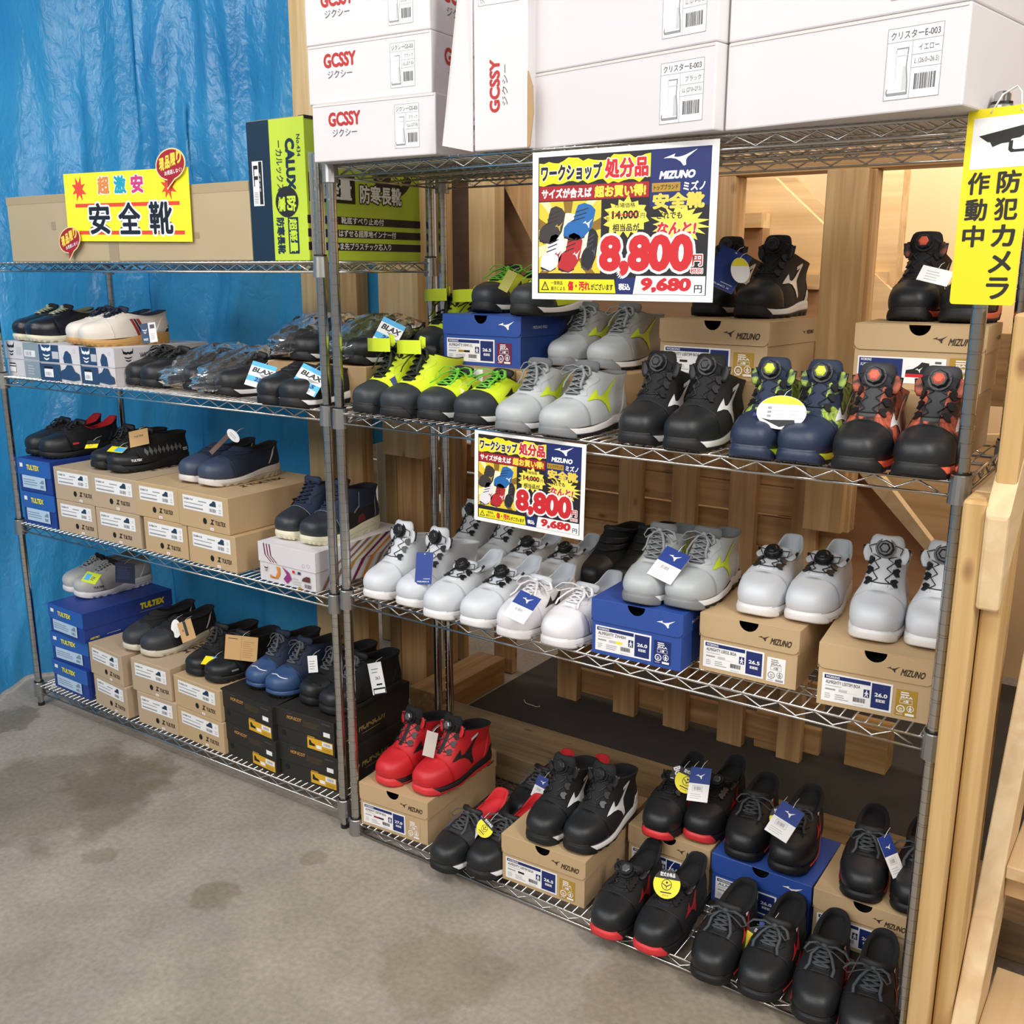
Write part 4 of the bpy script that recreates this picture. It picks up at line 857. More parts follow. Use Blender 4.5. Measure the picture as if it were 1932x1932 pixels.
SHOE = {}
def shoe_parts(style, s):
    """returns a list of (part name, mesh, label or None, sub-parts)"""
    key = (style, s)
    if key in SHOE: return SHOE[key]
    d = STY[style]; mid = d.get('mid', True); S = Last((MIDB if d.get('closure', 'boa') == 'boa' else MID) if mid else (LOW if d.get('tab') else LOWR), s, d.get('sole_h', 0), d.get('tall', 1)); K = S.K; out = []
    def put(n, mb, lab=None, sub=None): out.append((n, mb.mesh(n), lab, sub or []))
    ths = [2 * pi * j / NT for j in range(NT)]
    # sole: outsole with tread blocks, midsole band
    mb = MB(); o = d['outsole']
    base = [S.sole(0, t, -.010) for t in ths]; r1 = [S.sole(.0, t, -.001) for t in ths]; r2 = []
    TN = 112; tt = [2 * pi * j / TN for j in range(TN)]
    lo = [S.sole(.0, t, -.001 if (j // 2) % 2 else -.006) for j, t in enumerate(tt)]; hi = [S.sole(.18, t, -.0006 if (j // 2) % 2 else -.003) for j, t in enumerate(tt)]; h3 = [S.sole(.3, t, .0002) for t in tt]; h4 = [S.sole(.42, t, .0002) for t in tt]
    mb.rings([lo, hi, h3, h4], o, True, True, False, False); put('outsole', mb)
    mb = MB(); wave = d.get('wave', 0)
    rr = []
    for h in (.4, .46, .55, .68, .8, .9, .97, 1.0):
        r = []
        for t in ths:
            p = S.sole(h, t, .0006 if .45 < h < .95 else -.001)
            if wave and p.y > .14 and .45 < h: p += Vector((math.copysign(1, p.x) * .0028, 0, 0)) * (1 if sin(p.y * 170 + h * 3) > 0 else -.6)
            r.append(p)
        rr.append(r)
    mb.rings(rr, d['midsole'], True, False, False); mb.rings([[S.sole(1, t, -.001) for t in ths], [S.sole(1, t, -.012) for t in ths]], d['midsole'], True); put('midsole', mb)
    # upper
    mb = MB(); ks = frange(0, K, K * 4); mb.rings([[S.up(k, t) for t in ths] for k in ks], d['upper'])
    put('upper', mb); bv = BVHTree.FromPolygons(mb.v, mb.f)
    # lining and padded rim
    mb = MB(); L = d.get('lining', LBLK); rim = []
    def ins(k, t, q):
        p = S.up(k, t); c = Vector((S.up(k, 0).x * .3, (S.par(k)[0] + S.par(k)[2]) / 2, p.z)); v = c - p; v.z = 0
        return p + v.normalized() * min(q, v.length * .5)
    rim = [[S.up(K, t) for t in ths], [S.up(K, t) + Vector((0, 0, .0025)) - Vector(((S.up(K, t) - ins(K, t, .003)).x, (S.up(K, t) - ins(K, t, .003)).y, 0)) for t in ths], [ins(K, t, .0075) for t in ths]]
    for q in (.25, .6, 1.0, 1.6, 2.3, 3.2): rim.append([ins(K - q, t, .008) for t in ths])
    mb.rings(rim, L, True, False, True); put('lining', mb)
    # toe cap
    cl = d.get('cap_len', .072); kc = max(k for k in frange(0, K, 400) if S.par(k)[0] < cl)
    if d.get('cap'):
        mb = MB(); slant = d.get('cap_slant', .25)
        patch(mb, S, frange(.02, kc - .02, 16), lambda k: (lambda q: (-q, q))(S.th_y(k, cl + slant * (S.up(kc, 0).z - S.up(k, 0).z))), .0011, d['cap']); put('toe_cap', mb)
    if d.get('seam', True):                          # stitched welt across the vamp
        mb = MB(); pts = []
        for k in frange(.3, kc - .03, 14): pts.append(S.off(k, S.th_y(k, cl + .25 * (S.up(kc, 0).z - S.up(k, 0).z)), .0006))
        pl = [S.off(k, -S.th_y(k, cl + .25 * (S.up(kc, 0).z - S.up(k, 0).z)), .0006) for k in frange(.3, kc - .03, 14)]
        mb.tube(pts + [S.off(kc, 0, .0006)] + pl[::-1], .0011, d.get('seam_m', d.get('cap') or d['upper']), 5); put('toe_seam', mb)
    if d.get('bumper'):
        mb = MB(); bt = d.get('bump_top', .35); w0, w1 = d.get('bump_w', (.58, .9))
        vs = [-.97, -.8, -.55, -.3, -.08, bt * .5, bt]
        patch(mb, S, vs, lambda v: (lambda q: (-q, q))(w1 + (w0 - w1) * sm01((v + .75) / (bt + .75))), .0019, d['bumper'], .0002); put('toe_bumper', mb)
    if d.get('stripe'):
        for sg in (1, -1):
            mb = MB(); patch(mb, S, [-.42, -.32, -.22], lambda v: (sg * 1.02, sg * 1.75), .0012, d['stripe'], .0002); put('sole_stripe', mb)
    if d.get('heel') and True:
        mb = MB(); hy = d.get('heel_y', .235)
        patch(mb, S, frange(.05, d.get('heel_k', 3.2), 10), lambda k: (lambda q: (q, 2 * pi - q))(S.th_y(k, hy + .012 * k)), .0012, d['heel']); put('heel_counter', mb)
    if d.get('side'):
        mb = MB()
        for sg in (1, -1): patch(mb, S, frange(.15, d.get('side_k', 3.4), 8), lambda k: (sg * S.th_y(k, .085 + .01 * k), sg * S.th_y(k, .235 + .008 * k)), .0009, d['side'])
        put('side_panel', mb)
    cz = d.get('closure', 'boa')
    k0 = kc + .25; k1 = K - .15
    if cz in ('boa', 'lace'):
        mb = MB(); tw = d.get('tongue_w', .015)
        patch(mb, S, frange(k0, K - .02, 10), lambda k: (S.th_x(k, tw, -1), S.th_x(k, tw, 1)), .0008, d.get('tongue', d['upper']))
        # tongue standing above the collar
        a, b = S.up(K - .9, 0), S.up(K, 0); dr = (b - a).normalized(); up_ = (dr + Vector((0, -.1, .55))).normalized(); nn = Vector((0, -dr.z, dr.y)); hh = d.get('tongue_h', (.034 if d.get('closure', 'boa') == 'boa' else .016) if mid else .013)
        rs = []
        for q, wd, tk in ((-.5, .030, .004), (0, .034, .0085), (.45, .0345, .0105), (.8, .031, .009), (.95, .026, .006), (1, .020, .002)):
            c = b + dr * 0 + up_ * (hh * q) + Vector((0, .0035, 0)); rs.append([c + Vector((cos(2 * pi * i / 20) * wd, 0, 0)) + nn * (sin(2 * pi * i / 20) * tk) + Vector((0, abs(cos(2 * pi * i / 20)) ** 2 * .009, 0)) for i in range(20)])
        mb.rings(rs, d.get('tongue_top', d.get('tongue', d['upper'])), True, True, True, True); put('tongue', mb)
    if cz in ('boa', 'lace') and d.get('stay_on', True):     # reinforcement beside the throat
        for sg in (-1, 1):
            mb = MB(); patch(mb, S, frange(k0 - .1, K - .12, 12), lambda k: (S.th_x(k, .0165, sg), S.th_x(k, .029 + .004 * sin(k * 3.1), sg)), .0011, d.get('stay', d['upper'])); put('eyelet_stay', mb)
        mb = MB(); patch(mb, S, frange(.25, K - .9, 10), lambda k: (lambda q: (q, 2 * pi - q))(S.th_y(k, .222 + .010 * k)), .0009, d.get('stay', d['upper'])); put('heel_overlay', mb)
    if cz == 'boa':
        nd = Vector((0, -dr.z, dr.y)); nd = nd if nd.y < 0 else -nd
        kd = d.get('dial_k', K - .12 if mid else K - .25); c = S.up(kd, 0) + nd * .002 + (up_ * .010 if mid else Vector((0, 0, .002)))
        nd = (nd + Vector((0, -.45 if mid else -.1, 0))).normalized()
        mb = MB(); mb.cyl(c, nd, .0205, .004, d.get('dial_base', DIAL), 24); put_sub = []
        mb.cyl(c + nd * .004, nd, .0172, .0105, d.get('dial', DIAL), 8 if mid else 26, .0162, .002)
        cap = MB(); cap.cyl(c + nd * .0145, nd, .0110, .0022, d.get('dial_cap', DIALC), 6, .0085, .0008)
        put('lace_dial', mb, d.get('dial_label'), [('dial_cap', cap.mesh('dial_cap'))])
        ng = d.get('guides', 3); rows = [k0 + .28 + (k1 - (.95 if mid else 1.0) - k0 - .28) * i / max(1, ng - 1) for i in range(ng)]; gx = d.get('guide_x', .0235); gp = []
        for sg in (-1, 1):
            for k in rows:
                g = MB(); th = S.th_x(k, gx, sg); p = S.off(k, th, .0012); nn_ = S.nrm(k, th); tx = (S.off(k + .3, th, 0) - S.off(k - .3, th, 0)).normalized(); ty = nn_.cross(tx)
                M = Matrix(((ty.x, tx.x, nn_.x, p.x), (ty.y, tx.y, nn_.y, p.y), (ty.z, tx.z, nn_.z, p.z), (0, 0, 0, 1)))
                sgn = sg if ty.x > 0 else -sg
                pr = [(-.008, -.003), (.001, -.0095), (.008, -.007), (.0045, 0), (.008, .007), (.001, .0095), (-.008, .004)]
                g.prism([(q[0] * sgn, q[1]) for q in pr], 0, .0042, d.get('guide', DIAL), lambda u, v, w: M @ Vector((u, v, w)))
                out.append(('lace_guide', g.mesh('lace_guide'), None, [])); gp.append((sg, k))
        mb = MB(); ca = d.get('cable', DIAL); cw = .0011
        def cp(k, x, dd=.003): return S.off(k, S.th_x(k, abs(x), 1 if x >= 0 else -1) if abs(x) > 1e-4 else 0, dd)
        mb.tube([cp(rows[0], x * gx) for x in (-.85, -.5, 0, .5, .85)], cw, ca, 5)
        for sg in (-1, 1):
            pts = []
            for i, k in enumerate(rows): pts += [cp(k - .05, sg * gx * .75), cp(k + .28, sg * .008, .0035), cp(k + .33, sg * .007, .0035)]
            pts.append(cp(min(k1, rows[-1] + .75), sg * gx * .95)); mb.tube(pts, cw, ca, 5)
            q0 = cp(min(k1, rows[-1] + .8), sg * gx * 1.02, .004); mb.tube([q0, q0 + Vector((sg * .006, -.004, .016)), c + Vector((sg * .019, -.002, .008)), c + Vector((sg * .014, 0, .002))], cw, ca, 5)
        put('lace_cable', mb)
        for sg in (-1, 1):                           # pulled collar flaps with long guide
            mb = MB(); ka, kb = (K - 1.25, K + .0) if mid else (K - .95, K)
            pf = []
            for q in frange(0, 1, 6):
                k = ka + (kb - ka) * q; w = .009 * sin(pi * (.15 + .8 * q)) + .003; p = S.off(k, S.th_x(k, .0285, sg), .004 + .004 * q) + Vector((0, 0, .014 * q if mid else .010 * q))
                pf.append([p + Vector((sg * .4, -.1, 0)).normalized() * (cos(2 * pi * i / 10) * w) + Vector((0, -1, .5)).normalized() * (sin(2 * pi * i / 10) * .0035) for i in range(10)])
            mb.rings(pf, d.get('flap', d['upper']), True, True, True, True)
            g = MB(); ka, kb = (K - .95, K - .1) if mid else (K - .7, K)
            g.tube([S.off(k, S.th_x(k, .0295, sg), .010 + .003 * q) + Vector((sg * .003, 0, .013 * q)) for q, k in zip(frange(0, 1, 3), frange(ka, kb, 3))], .003, d.get('guide', DIAL), 6)
            put('collar_flap', mb, None, [('flap_guide', g.mesh('flap_guide'))])
    if cz == 'lace':
        lm = d.get('lace', BLKL); nr = d.get('rows', 5 if not mid else 6); rows = [k0 + .15 + (k1 - k0 - .2) * i / (nr - 1) for i in range(nr)]; gx = d.get('lace_x', .0185); mb = MB(); lw, lf = .0044, .35
        def cp(k, x, dd=.003): return S.off(k, S.th_x(k, abs(x), 1 if x >= 0 else -1) if abs(x) > 1e-4 else 0, dd)
        mb.tube([cp(rows[0], gx * x, .0025 + .0015 * (1 - x * x)) for x in frange(-1, 1, 6)], lw, lm, 6, flat=lf)
        for i in range(nr - 1):
            for sg in (-1, 1):
                mb.tube([cp(rows[i] + (rows[i + 1] - rows[i]) * (x + 1) / 2, sg * gx * x, .0028 + (.003 if sg > 0 else .0015) * (1 - x * x)) for x in frange(-1, 1, 6)], lw, lm, 6, flat=lf)
        kn = cp(rows[-1], 0, .006); q = random.Random(hash(style) % 97 + s)
        bs = d.get('bow', 1.0)
        mb.tube([kn + Vector((-.006, 0, 0)), kn + Vector((0, -.002, .003)), kn + Vector((.006, 0, 0))], .005, lm, 8)
        dn = (S.up(k0, 0) - S.up(K, 0)).normalized()
        if bs:
            for sg in (-1, 1):
                v = Vector((sg, 0, 0)); lp = [(0, 0, .0), (.02, .002, .012), (.038, .010, .014), (.048, .022, .006), (.040, .026, .001), (.022, .014, .004), (.002, .002, .002)]
                mb.tube([kn + v * (a * bs * (1 + .2 * sg * s)) + dn * (b * bs) + Vector((0, -.3, 1)) * (c * bs * .8) for a, b, c in lp], lw * .9, lm, 6, flat=lf)
                tl = [(0, 0, 0), (.012, .012, .010), (.022, .030, .009), (.026 + .004 * s * sg, .052, .004), (.028, .066, .001)]
                pts = []
                for a, b, c in tl:
                    pt = kn + v * (a * bs) + dn * (b * bs) + Vector((0, -.3, 1)) * (c * .6); h = bv.ray_cast(Vector((pt.x, pt.y, .3)), Vector((0, 0, -1)))
                    if h[0] and pt.z < h[0].z + .003: pt.z = h[0].z + .003
                    pts.append(pt)
                mb.tube(pts, lw * .8, lm, 6, flat=.5)
        put('lace', mb, d.get('lace_label'))
        if d.get('eyelet'):
            mb = MB()
            for sg in (-1, 1):
                for k in rows[-1:]:
                    th = S.th_x(k, gx * 1.12, sg); p = S.off(k, th, .001); mb.cyl(p, S.nrm(k, th), .0035, .0015, d['eyelet'], 10)
            put('eyelet', mb)
    if cz in ('velcro', 'both'):
        for i, (ka, kb, sp) in enumerate(d.get('straps', ((k0 + .1, k0 + .75, .16), (k0 + .95, k0 + 1.6, .165), (k1 - .5, k1 + .1, .175)))):
            mb = MB(); patch(mb, S, frange(ka, kb, 5), lambda k: (-S.th_y(k, sp), S.th_y(k, sp)), .0030, d.get('strap', d['upper']), .0003); put('strap', mb)
    if d.get('loose_strap'):
        b = S.up(K, 0); mb = MB(); LS = d['loose_strap']
        for sg, cc, x1, y1 in ((1, LS, .01, -.045), (-1, LS, -.055, -.02)):
            pass
        pts = [(-.046, .06, .004), (-.080, .02, .010), (-.076, -.014, .013), (-.030, -.036, .016), (.030, -.036, .018)]
        for dz_, mm, th_ in ((0, LBLK, .0), (.0012, LS, 0)):
            g = [[b + Vector((x, y - dz_, z + zz)) for x, y, z in pts] for zz in (-.020, .014)]; mb.rings(g, mm, False)
        put('open_strap', mb)
        mb = MB(); g = [[b + Vector((x, y, z + zz)) for x, y, z in ((-.012, .0, .004), (-.002, -.005, .01), (.012, -.002, .006))] for zz in (0, .03)]; mb.rings(g, LS, False); put('pull_tab', mb)
    # side emblems
    def decal(name, polys, m, y0, z0, sc, sides=(1, -1), rot=0, off=.0016, sub=2):
        for sg in sides:
            mb = MB()
            for poly in polys:
                tr = tessellate_polygon([[Vector((p[0], p[1], 0)) for p in poly]]); T = [[Vector(poly[i]).to_2d() for i in t] for t in tr]
                for _ in range(sub): T = [q for a, b, c in T for q in ((a, (a + b) / 2, (a + c) / 2), ((a + b) / 2, b, (b + c) / 2), ((a + c) / 2, (b + c) / 2, c), ((a + b) / 2, (b + c) / 2, (a + c) / 2))]
                for tri in T:
                    vs = []
                    for p in tri:
                        u, v = p.x * sc, p.y * sc; y, z = y0 + u * cos(rot) - v * sin(rot), z0 + u * sin(rot) + v * cos(rot)
                        h = bv.ray_cast(Vector((sg * .2, y, z)), Vector((-sg, 0, 0)))
                        if not h[0]: break
                        n = h[1] if h[1].x * sg > 0 else -h[1]; vs.append(h[0] + n * off)
                    if len(vs) == 3: mb.add(vs, [(0, 1, 2)], m, True)
            if mb.f: put(name, mb, d.get('emblem_label') if name == 'emblem' else None)
    if d.get('logo'): decal('emblem', [[(p[0], p[1] * (.74 if mid else .62)) for p in BIRD]], d['logo'], *d.get('logo_at', (.092, .036 + S.dz, .125) if mid else (.098, .033 + S.dz, .112)), rot=.1)
    if d.get('dash'): decal('reflective_dash', [[(0, 0), (1, .3), (1, .6), (0, .3)]], d['dash'], *( (.175, .108, .028) if mid else (.165, .086, .024)), sub=1)
    for q in d.get('decals', ()): decal(*q)
    if d.get('toe_text'):
        vs, fs = glyphs(d['toe_text'], .05); x1 = max(v[0] for v in vs); decal('emblem', [[(v[0] / x1, v[1] / x1) for v in (vs[i] for i in f)] for f in fs], d.get('text_m', WHT), .045, .036, .036, sub=0)
    if d.get('toe_stripe'):
        mb = MB(); ky = 3.35; mb.tube([S.off(3.05 + .3 * abs(x) * 0 - abs(x) * .75 + .35, x * .75, .001) for x in frange(-.35, 1, 10)], .0022, d['toe_stripe'], 6, flat=.5); put('toe_stripe', mb)
    SHOE[key] = out
    return out
def shoe(style, s, loc, yaw, label, group=None, scale=1, roll=0):
    d = STY[style]; t = thing('safety_shoe' if not d.get('mid', True) else 'safety_boot', label, 'shoe', loc, radians(yaw), group)
    t.scale = (scale,) * 3
    if roll: t.rotation_euler.x = radians(roll)
    for n, me, lab, sub in shoe_parts(style, s):
        o = link(n, me, t)
        if lab: o['label'] = lab
        for sn, sme in sub: link(sn, sme, o)
    return t
SM = lambda n, h, r=.5, b=.15, sh=0: mat('shoe_' + n, h, r, bump=b, bscale=900, sheen=sh)
LBLK = SM('black_lining', '#151416', .9); DIAL = mat('black_dial', '#1d1d20', .35); DIALC = mat('dial_face', '#2b2c2f', .25, .3); BLKL = SM('black_lace', '#2b2c2f', .8)
UB = SM('black_mesh', '#151517', .75, .5); UB2 = SM('black_leather', '#1b1c1f', .5); RUB = SM('black_rubber', '#151618', .6); TOEB = SM('black_toe', '#1e2023', .42); SLT = SM('slate_toe', '#2f3439', .45)
WU = SM('white_leather', '#d2d6dc', .45); WS = SM('white_rubber', '#e6e3e2', .5); WB_ = SM('warm_white_rubber', '#dcd6d2', .5); GU = SM('pale_grey_leather', '#bcc1c3', .45); GC = SM('pale_grey_toe', '#b3b8ba', .4); GB = SM('mid_grey_rubber', '#7f8183', .5); GL_ = SM('grey_lace', '#8d9092', .8); GLN = SM('grey_lining', '#6d7072', .9)
DGU = SM('shaded_grey_leather', '#9c9e9c', .5); WLN = SM('white_lining', '#c9ced3', .85)
NEO = SM('neon_yellow', '#dcef2f', .55); GRL = SM('green_lace', '#6fbf3a', .7); LIMS = SM('lime_rubber', '#cfe53a', .5)
NVB = SM('navy_toe', '#28344c', .45); NVU = SM('navy_mesh', '#232f47', .7, .4); COR = SM('coral_rubber', '#e8654a', .5); REDU = SM('red_leather', '#c9242c', .45); REDS = SM('red_rubber', '#d8363a', .5); REDL = SM('red_lining', '#cf2a30', .8)
BEI = SM('beige_rubber', '#cfc7b4', .6); CRE = SM('cream_rubber', '#e2dcc0', .6); GUM = SM('gum_rubber', '#c79a5c', .55); IVO = SM('ivory_leather', '#e6ddd2', .5); REF = mat('reflective', '#e9ebee', .25); NVY2 = SM('deep_navy', '#1f2c44', .7, .4); BLUT = SM('steel_blue_toe', '#34507c', .42)
OLIVE = SM('olive_lining', '#7b785c', .85); OFFW = SM('off_white_knit', '#bdb9b3', .7, .5); RLACE = SM('striped_lace', '#5d6066', .75); LGRN = SM('sage_lace', '#a9ad94', .8)
CAMN = camo('camo_navy_lime', [(0, '#1f2c44'), (.47, '#222f48'), (.54, '#8ea848'), (.62, '#b5cb52'), (.70, '#2a3748')]); CAMO = camo('camo_orange_black', [(0, '#2a2422'), (.42, '#332825'), (.52, '#a3523a'), (.6, '#c8634a'), (.72, '#3a2c2a')])
GEO = [[(i * .115 + a, b) for a, b in ((0, 0), (.05, -.08), (.10, 0), (.05, .08 + .04 * (i % 2)))] for i in range(9)]
STY = dict(
    neon_mid=dict(upper=NEO, cap=SLT, cap_len=.06, cap_slant=.6, bumper=RUB, bump_top=.5, midsole=RUB, outsole=RUB, closure='lace', lace=SM('dark_green_lace', '#26301f', .8), tongue=RUB, loose_strap=NEO, lining=LBLK, lace_x=.021, decals=(('side_slash', [[(0, 0), (.3, .1), (.55, .6), (.35, .6)]], RUB, .12, .05, .03),)),
    neon_low=dict(mid=False, tab=1, upper=NEO, cap=SLT, cap_len=.055, cap_slant=.6, bumper=RUB, bump_top=.4, midsole=WS, outsole=RUB, closure='lace', lace=GRL, tongue=RUB, lining=LBLK, wave=1, bow=1.15, logo=RUB, lace_label='bright green lace'),
    grey_mid=dict(tall=.9, upper=GU, cap=GC, bumper=GB, bump_top=.4, midsole=WS, outsole=RUB, closure='lace', lace=GL_, tongue=GLN, lining=GLN, wave=1, logo=SM('lime_print', '#c9df2c', .5), emblem_label='lime side emblem', bow=.85),
    grey_mid_shaded=dict(tall=.9, upper=DGU, cap=GC, bumper=GB, bump_top=.4, midsole=WS, outsole=RUB, closure='lace', lace=GL_, tongue=GLN, lining=GLN, wave=1, logo=SM('lime_print', '#c9df2c', .5), bow=.85),  # grey_mid again, rear row shade put into the upper's colour
    black_white=dict(heel=WS, heel_k=1.7, heel_y=.225, upper=UB, cap=TOEB, bumper=RUB, midsole=WS, outsole=RUB, bump_top=.45, tongue=UB, logo=REF, dash=REF, lining=LBLK, emblem_label='white side emblem', flap=UB2),
    navy_boa=dict(upper=CAMN, cap=NVB, bumper=NVB, bump_top=.45, midsole=LIMS, outsole=RUB, tongue=NVU, dial_cap=LIMS, logo=REF, lining=LBLK, dial_label='black dial with lime face', flap=CAMN),
    orange_boa=dict(upper=CAMO, cap=TOEB, bumper=RUB, bump_top=.45, midsole=COR, outsole=RUB, tongue=SM('charcoal_tongue', '#3a3c40', .6), dial_cap=COR, logo=REF, lining=LBLK, dial_label='black dial with coral face', flap=CAMO, heel=COR, heel_k=.9),
    black_orange=dict(upper=UB, cap=TOEB, bumper=RUB, bump_top=.45, midsole=COR, outsole=RUB, tongue=UB, dial_cap=COR, logo=REF, lining=LBLK, flap=camo('camo_dark_orange', [(0, '#231f1e'), (.5, '#2b2422'), (.6, '#8a4634'), (.75, '#2b2422')])),
    white_boa=dict(upper=WU, cap=WU, bumper=WS, bump_top=.25, midsole=WS, outsole=WS, lining=WLN, tongue=WU, seam_m=GU),
    shade_boa=dict(upper=GU, cap=GU, bumper=WB_, bump_top=.25, midsole=WB_, outsole=WB_, lining=WLN, tongue=GU),  # white_boa again, greyed to paint in the shade of the rear row
    white_boa_low=dict(mid=False, tab=1, upper=WU, cap=WU, bumper=WS, bump_top=.25, midsole=WS, outsole=WS, lining=SM('pale_lining', '#b9bfc6', .9), tongue=WU, guides=2, seam_m=GU),
    white_lace=dict(mid=False, tab=1, upper=SM('bright_white', '#eceaee', .45), cap=SM('bright_white', '#eceaee'), bumper=WS, bump_top=.25, midsole=WS, outsole=WS, wave=1, closure='lace', lace=SM('white_lace', '#e4e2e4', .7), tongue=WU, lining=SM('pale_lining', '#b9bfc6'), logo=SM('dark_brown_print', '#3a2a24', .5), bow=1.1),
    black_strap=dict(upper=UB, closure='velcro', midsole=RUB, outsole=RUB, strap=UB2, lining=LBLK, cap=TOEB),
    red_boa=dict(upper=REDU, cap=REDU, bumper=REDS, bump_top=.3, midsole=RUB, outsole=REDS, tongue=RUB, tongue_top=LBLK, tongue_w=.006, logo=SM('black_print', '#1d1a1c', .5), dash=REF, lining=LBLK, heel=RUB, heel_k=1.6, flap=REDU, dial_cap=mat('steel_dial', '#77797c', .25, .6)),
    black_redlin=dict(mid=False, tab=1, upper=SM('charcoal_mesh', '#303236', .7, .4), cap=TOEB, bumper=RUB, midsole=WS, outsole=RUB, closure='lace', lace=SM('charcoal_lace', '#4a4a4d', .8), lining=REDL, tongue=RUB, bow=1.0, decals=(('side_slash', [[(0, 0), (.6, .2), (.6, .4), (0, .2)]], REDS, .17, .075, .03),)),
    black_redtoe=dict(mid=False, upper=UB, cap=TOEB, bumper=REDS, bump_top=.25, bump_w=(.55, .78), tab=1, midsole=RUB, outsole=RUB, tongue=UB, lining=LBLK, guides=3, logo=SM('deep_red_print', '#a8232a', .5), dash=REF, dial_cap=mat('steel_dial', '#77797c', .25, .6), flap=UB2),
    black_lace=dict(mid=False, stripe=REDS, upper=UB2, cap=TOEB, bumper=RUB, bump_top=.3, midsole=RUB, outsole=RUB, closure='lace', lace=SM('slate_lace', '#44494d', .8), tongue=RUB, lining=LBLK, logo=SM('red_print', '#c42a2e', .5), dash=REF, bow=1.0, eyelet=mat('steel_eyelet', '#b9bbbd', .3, .9), emblem_label='red side emblem'),
    sneaker_black=dict(mid=False, upper=SM('black_patent', '#1c1d26', .25), midsole=CRE, outsole=CRE, closure='lace', lace=LGRN, tongue=LBLK, lining=OLIVE, bow=0, cap=SM('black_patent', '#1c1d26')),
    sneaker_white=dict(mid=False, upper=IVO, midsole=GUM, outsole=GUM, closure='lace', lace=SM('navy_lace', '#1f2740', .8), tongue=NVY2, lining=NVY2, bow=.6, heel=NVY2, heel_k=7, heel_y=.262, decals=(('side_stripe', [[(0, 0), (.2, 0), (-.25, 1), (-.45, 1)]], SM('stripe_red', '#a3282c'), .165, .032, .05), ('side_stripe', [[(.25, 0), (.4, 0), (-.05, 1), (-.2, 1)]], NVY2, .165, .032, .05), ('side_stripe', [[(.45, 0), (.65, 0), (.2, 1), (0, 1)]], SM('stripe_red', '#a3282c'), .165, .032, .05))),
    plain_black=dict(mid=False, upper=UB, cap=TOEB, midsole=WS, outsole=RUB, bumper=RUB, closure='lace', lace=BLKL, tongue=RUB, lining=LBLK, bow=.9),
    velcro_black=dict(mid=False, upper=UB2, cap=TOEB, midsole=WS, outsole=RUB, bumper=RUB, closure='velcro', strap=UB2, lining=LBLK),
    slip_red=dict(mid=False, tab=1, upper=UB, cap=TOEB, midsole=RUB, outsole=RUB, closure='lace', lace=BLKL, tongue=RUB, lining=REDL, bow=.5, decals=(('side_label', [[(0, 0), (1, 0), (1, .3), (0, .3)]], REDS, .085, .045, .022),)),
    geo_black=dict(upper=UB, cap=TOEB, midsole=RUB, outsole=RUB, bumper=RUB, closure='lace', lace=BLKL, tongue=RUB, lining=LBLK, bow=.6, tall=.72, toe_text='TULTEX', decals=(('side_facet', GEO, SM('facet_grey', '#6f7376', .4), .095, .06, .15), ('heel_mark', [[(0, 0), (1, 0), (1, .15), (0, .15)], [(0, .25), (1, .25), (1, .4), (0, .4)]], REF, .25, .045, .022))),
    navy_velcro=dict(mid=False, upper=NVY2, cap=SM('navy_leather', '#3a465e', .45), midsole=WB_, outsole=BEI, closure='velcro', strap=NVY2, lining=LBLK, bumper=WB_, bump_top=-.05, decals=(('reflective_line', [[(0, 0), (.1, 0), (.55, .55), (.8, 1), (.7, 1), (.42, .6)]], REF, .22, .045, .05),)),
    navy_mid=dict(upper=NVY2, cap=SM('dark_slate_toe', '#2c3036', .4), midsole=CRE, outsole=CRE, closure='lace', lace=SM('navy_lace', '#1f2740', .8), tongue=NVY2, lining=LBLK, bow=0, sole_h=.004, seam_m=SM('seam_grey', '#8b8e92'), tall=.92, side=UB, decals=(('red_panel', [[(0, 0), (1, .1), (.8, .6), (.2, .5)]], SM('maroon', '#6e2326'), .16, .04, .04), ('reflective_line', [[(0, 0), (.5, .25), (.5, 1), (.44, 1), (.42, .3), (0, .08)]], SM('seam_grey', '#8b8e92'), .15, .07, .06), ('reflective_line', [[(0, 0), (.08, 0), (.25, 1), (.15, 1)]], SM('seam_grey', '#8b8e92'), .245, .045, .06))),
    grey_knit=dict(mid=False, upper=OFFW, cap=SM('light_toe', '#c5c2bd', .4), midsole=WS, outsole=WS, bumper=WS, bump_top=.15, closure='lace', lace=SM('pale_lace', '#a9a9a8', .7), tongue=LBLK, lining=SM('taupe', '#7c7468', .8), bow=.3, toe_text='TULTEX', text_m=BLK),
    black_beige=dict(mid=False, upper=UB, cap=SM('charcoal_toe', '#34363a', .5), midsole=BEI, outsole=BEI, bumper=BEI, bump_top=.0, closure='velcro', strap=UB, lining=LBLK, decals=(('reflective_line', [[(0, 0), (.1, 0), (.55, .55), (.8, 1), (.7, 1), (.42, .6)]], REF, .22, .045, .05),)),
    black_work=dict(upper=UB, cap=TOEB, midsole=RUB, outsole=RUB, bumper=RUB, closure='lace', lace=BLKL, tongue=RUB, lining=LBLK, tall=.75, bow=.7, decals=(('toe_label', [[(0, 0), (1, 0), (1, .2), (0, .2)]], SM('label_grey', '#8f9398'), .05, .035, .024),)),
    navy_lace=dict(upper=NVY2, cap=BLUT, midsole=BLUT, outsole=RUB, closure='lace', lace=RLACE, tongue=NVY2, lining=LBLK, tall=.9, bow=.7, toe_stripe=REF),
    black_lace_mid=dict(upper=UB, cap=TOEB, midsole=RUB, outsole=RUB, bumper=RUB, closure='lace', lace=RLACE, tongue=RUB, lining=LBLK, tall=.9, bow=.7, toe_stripe=TOEB),
)

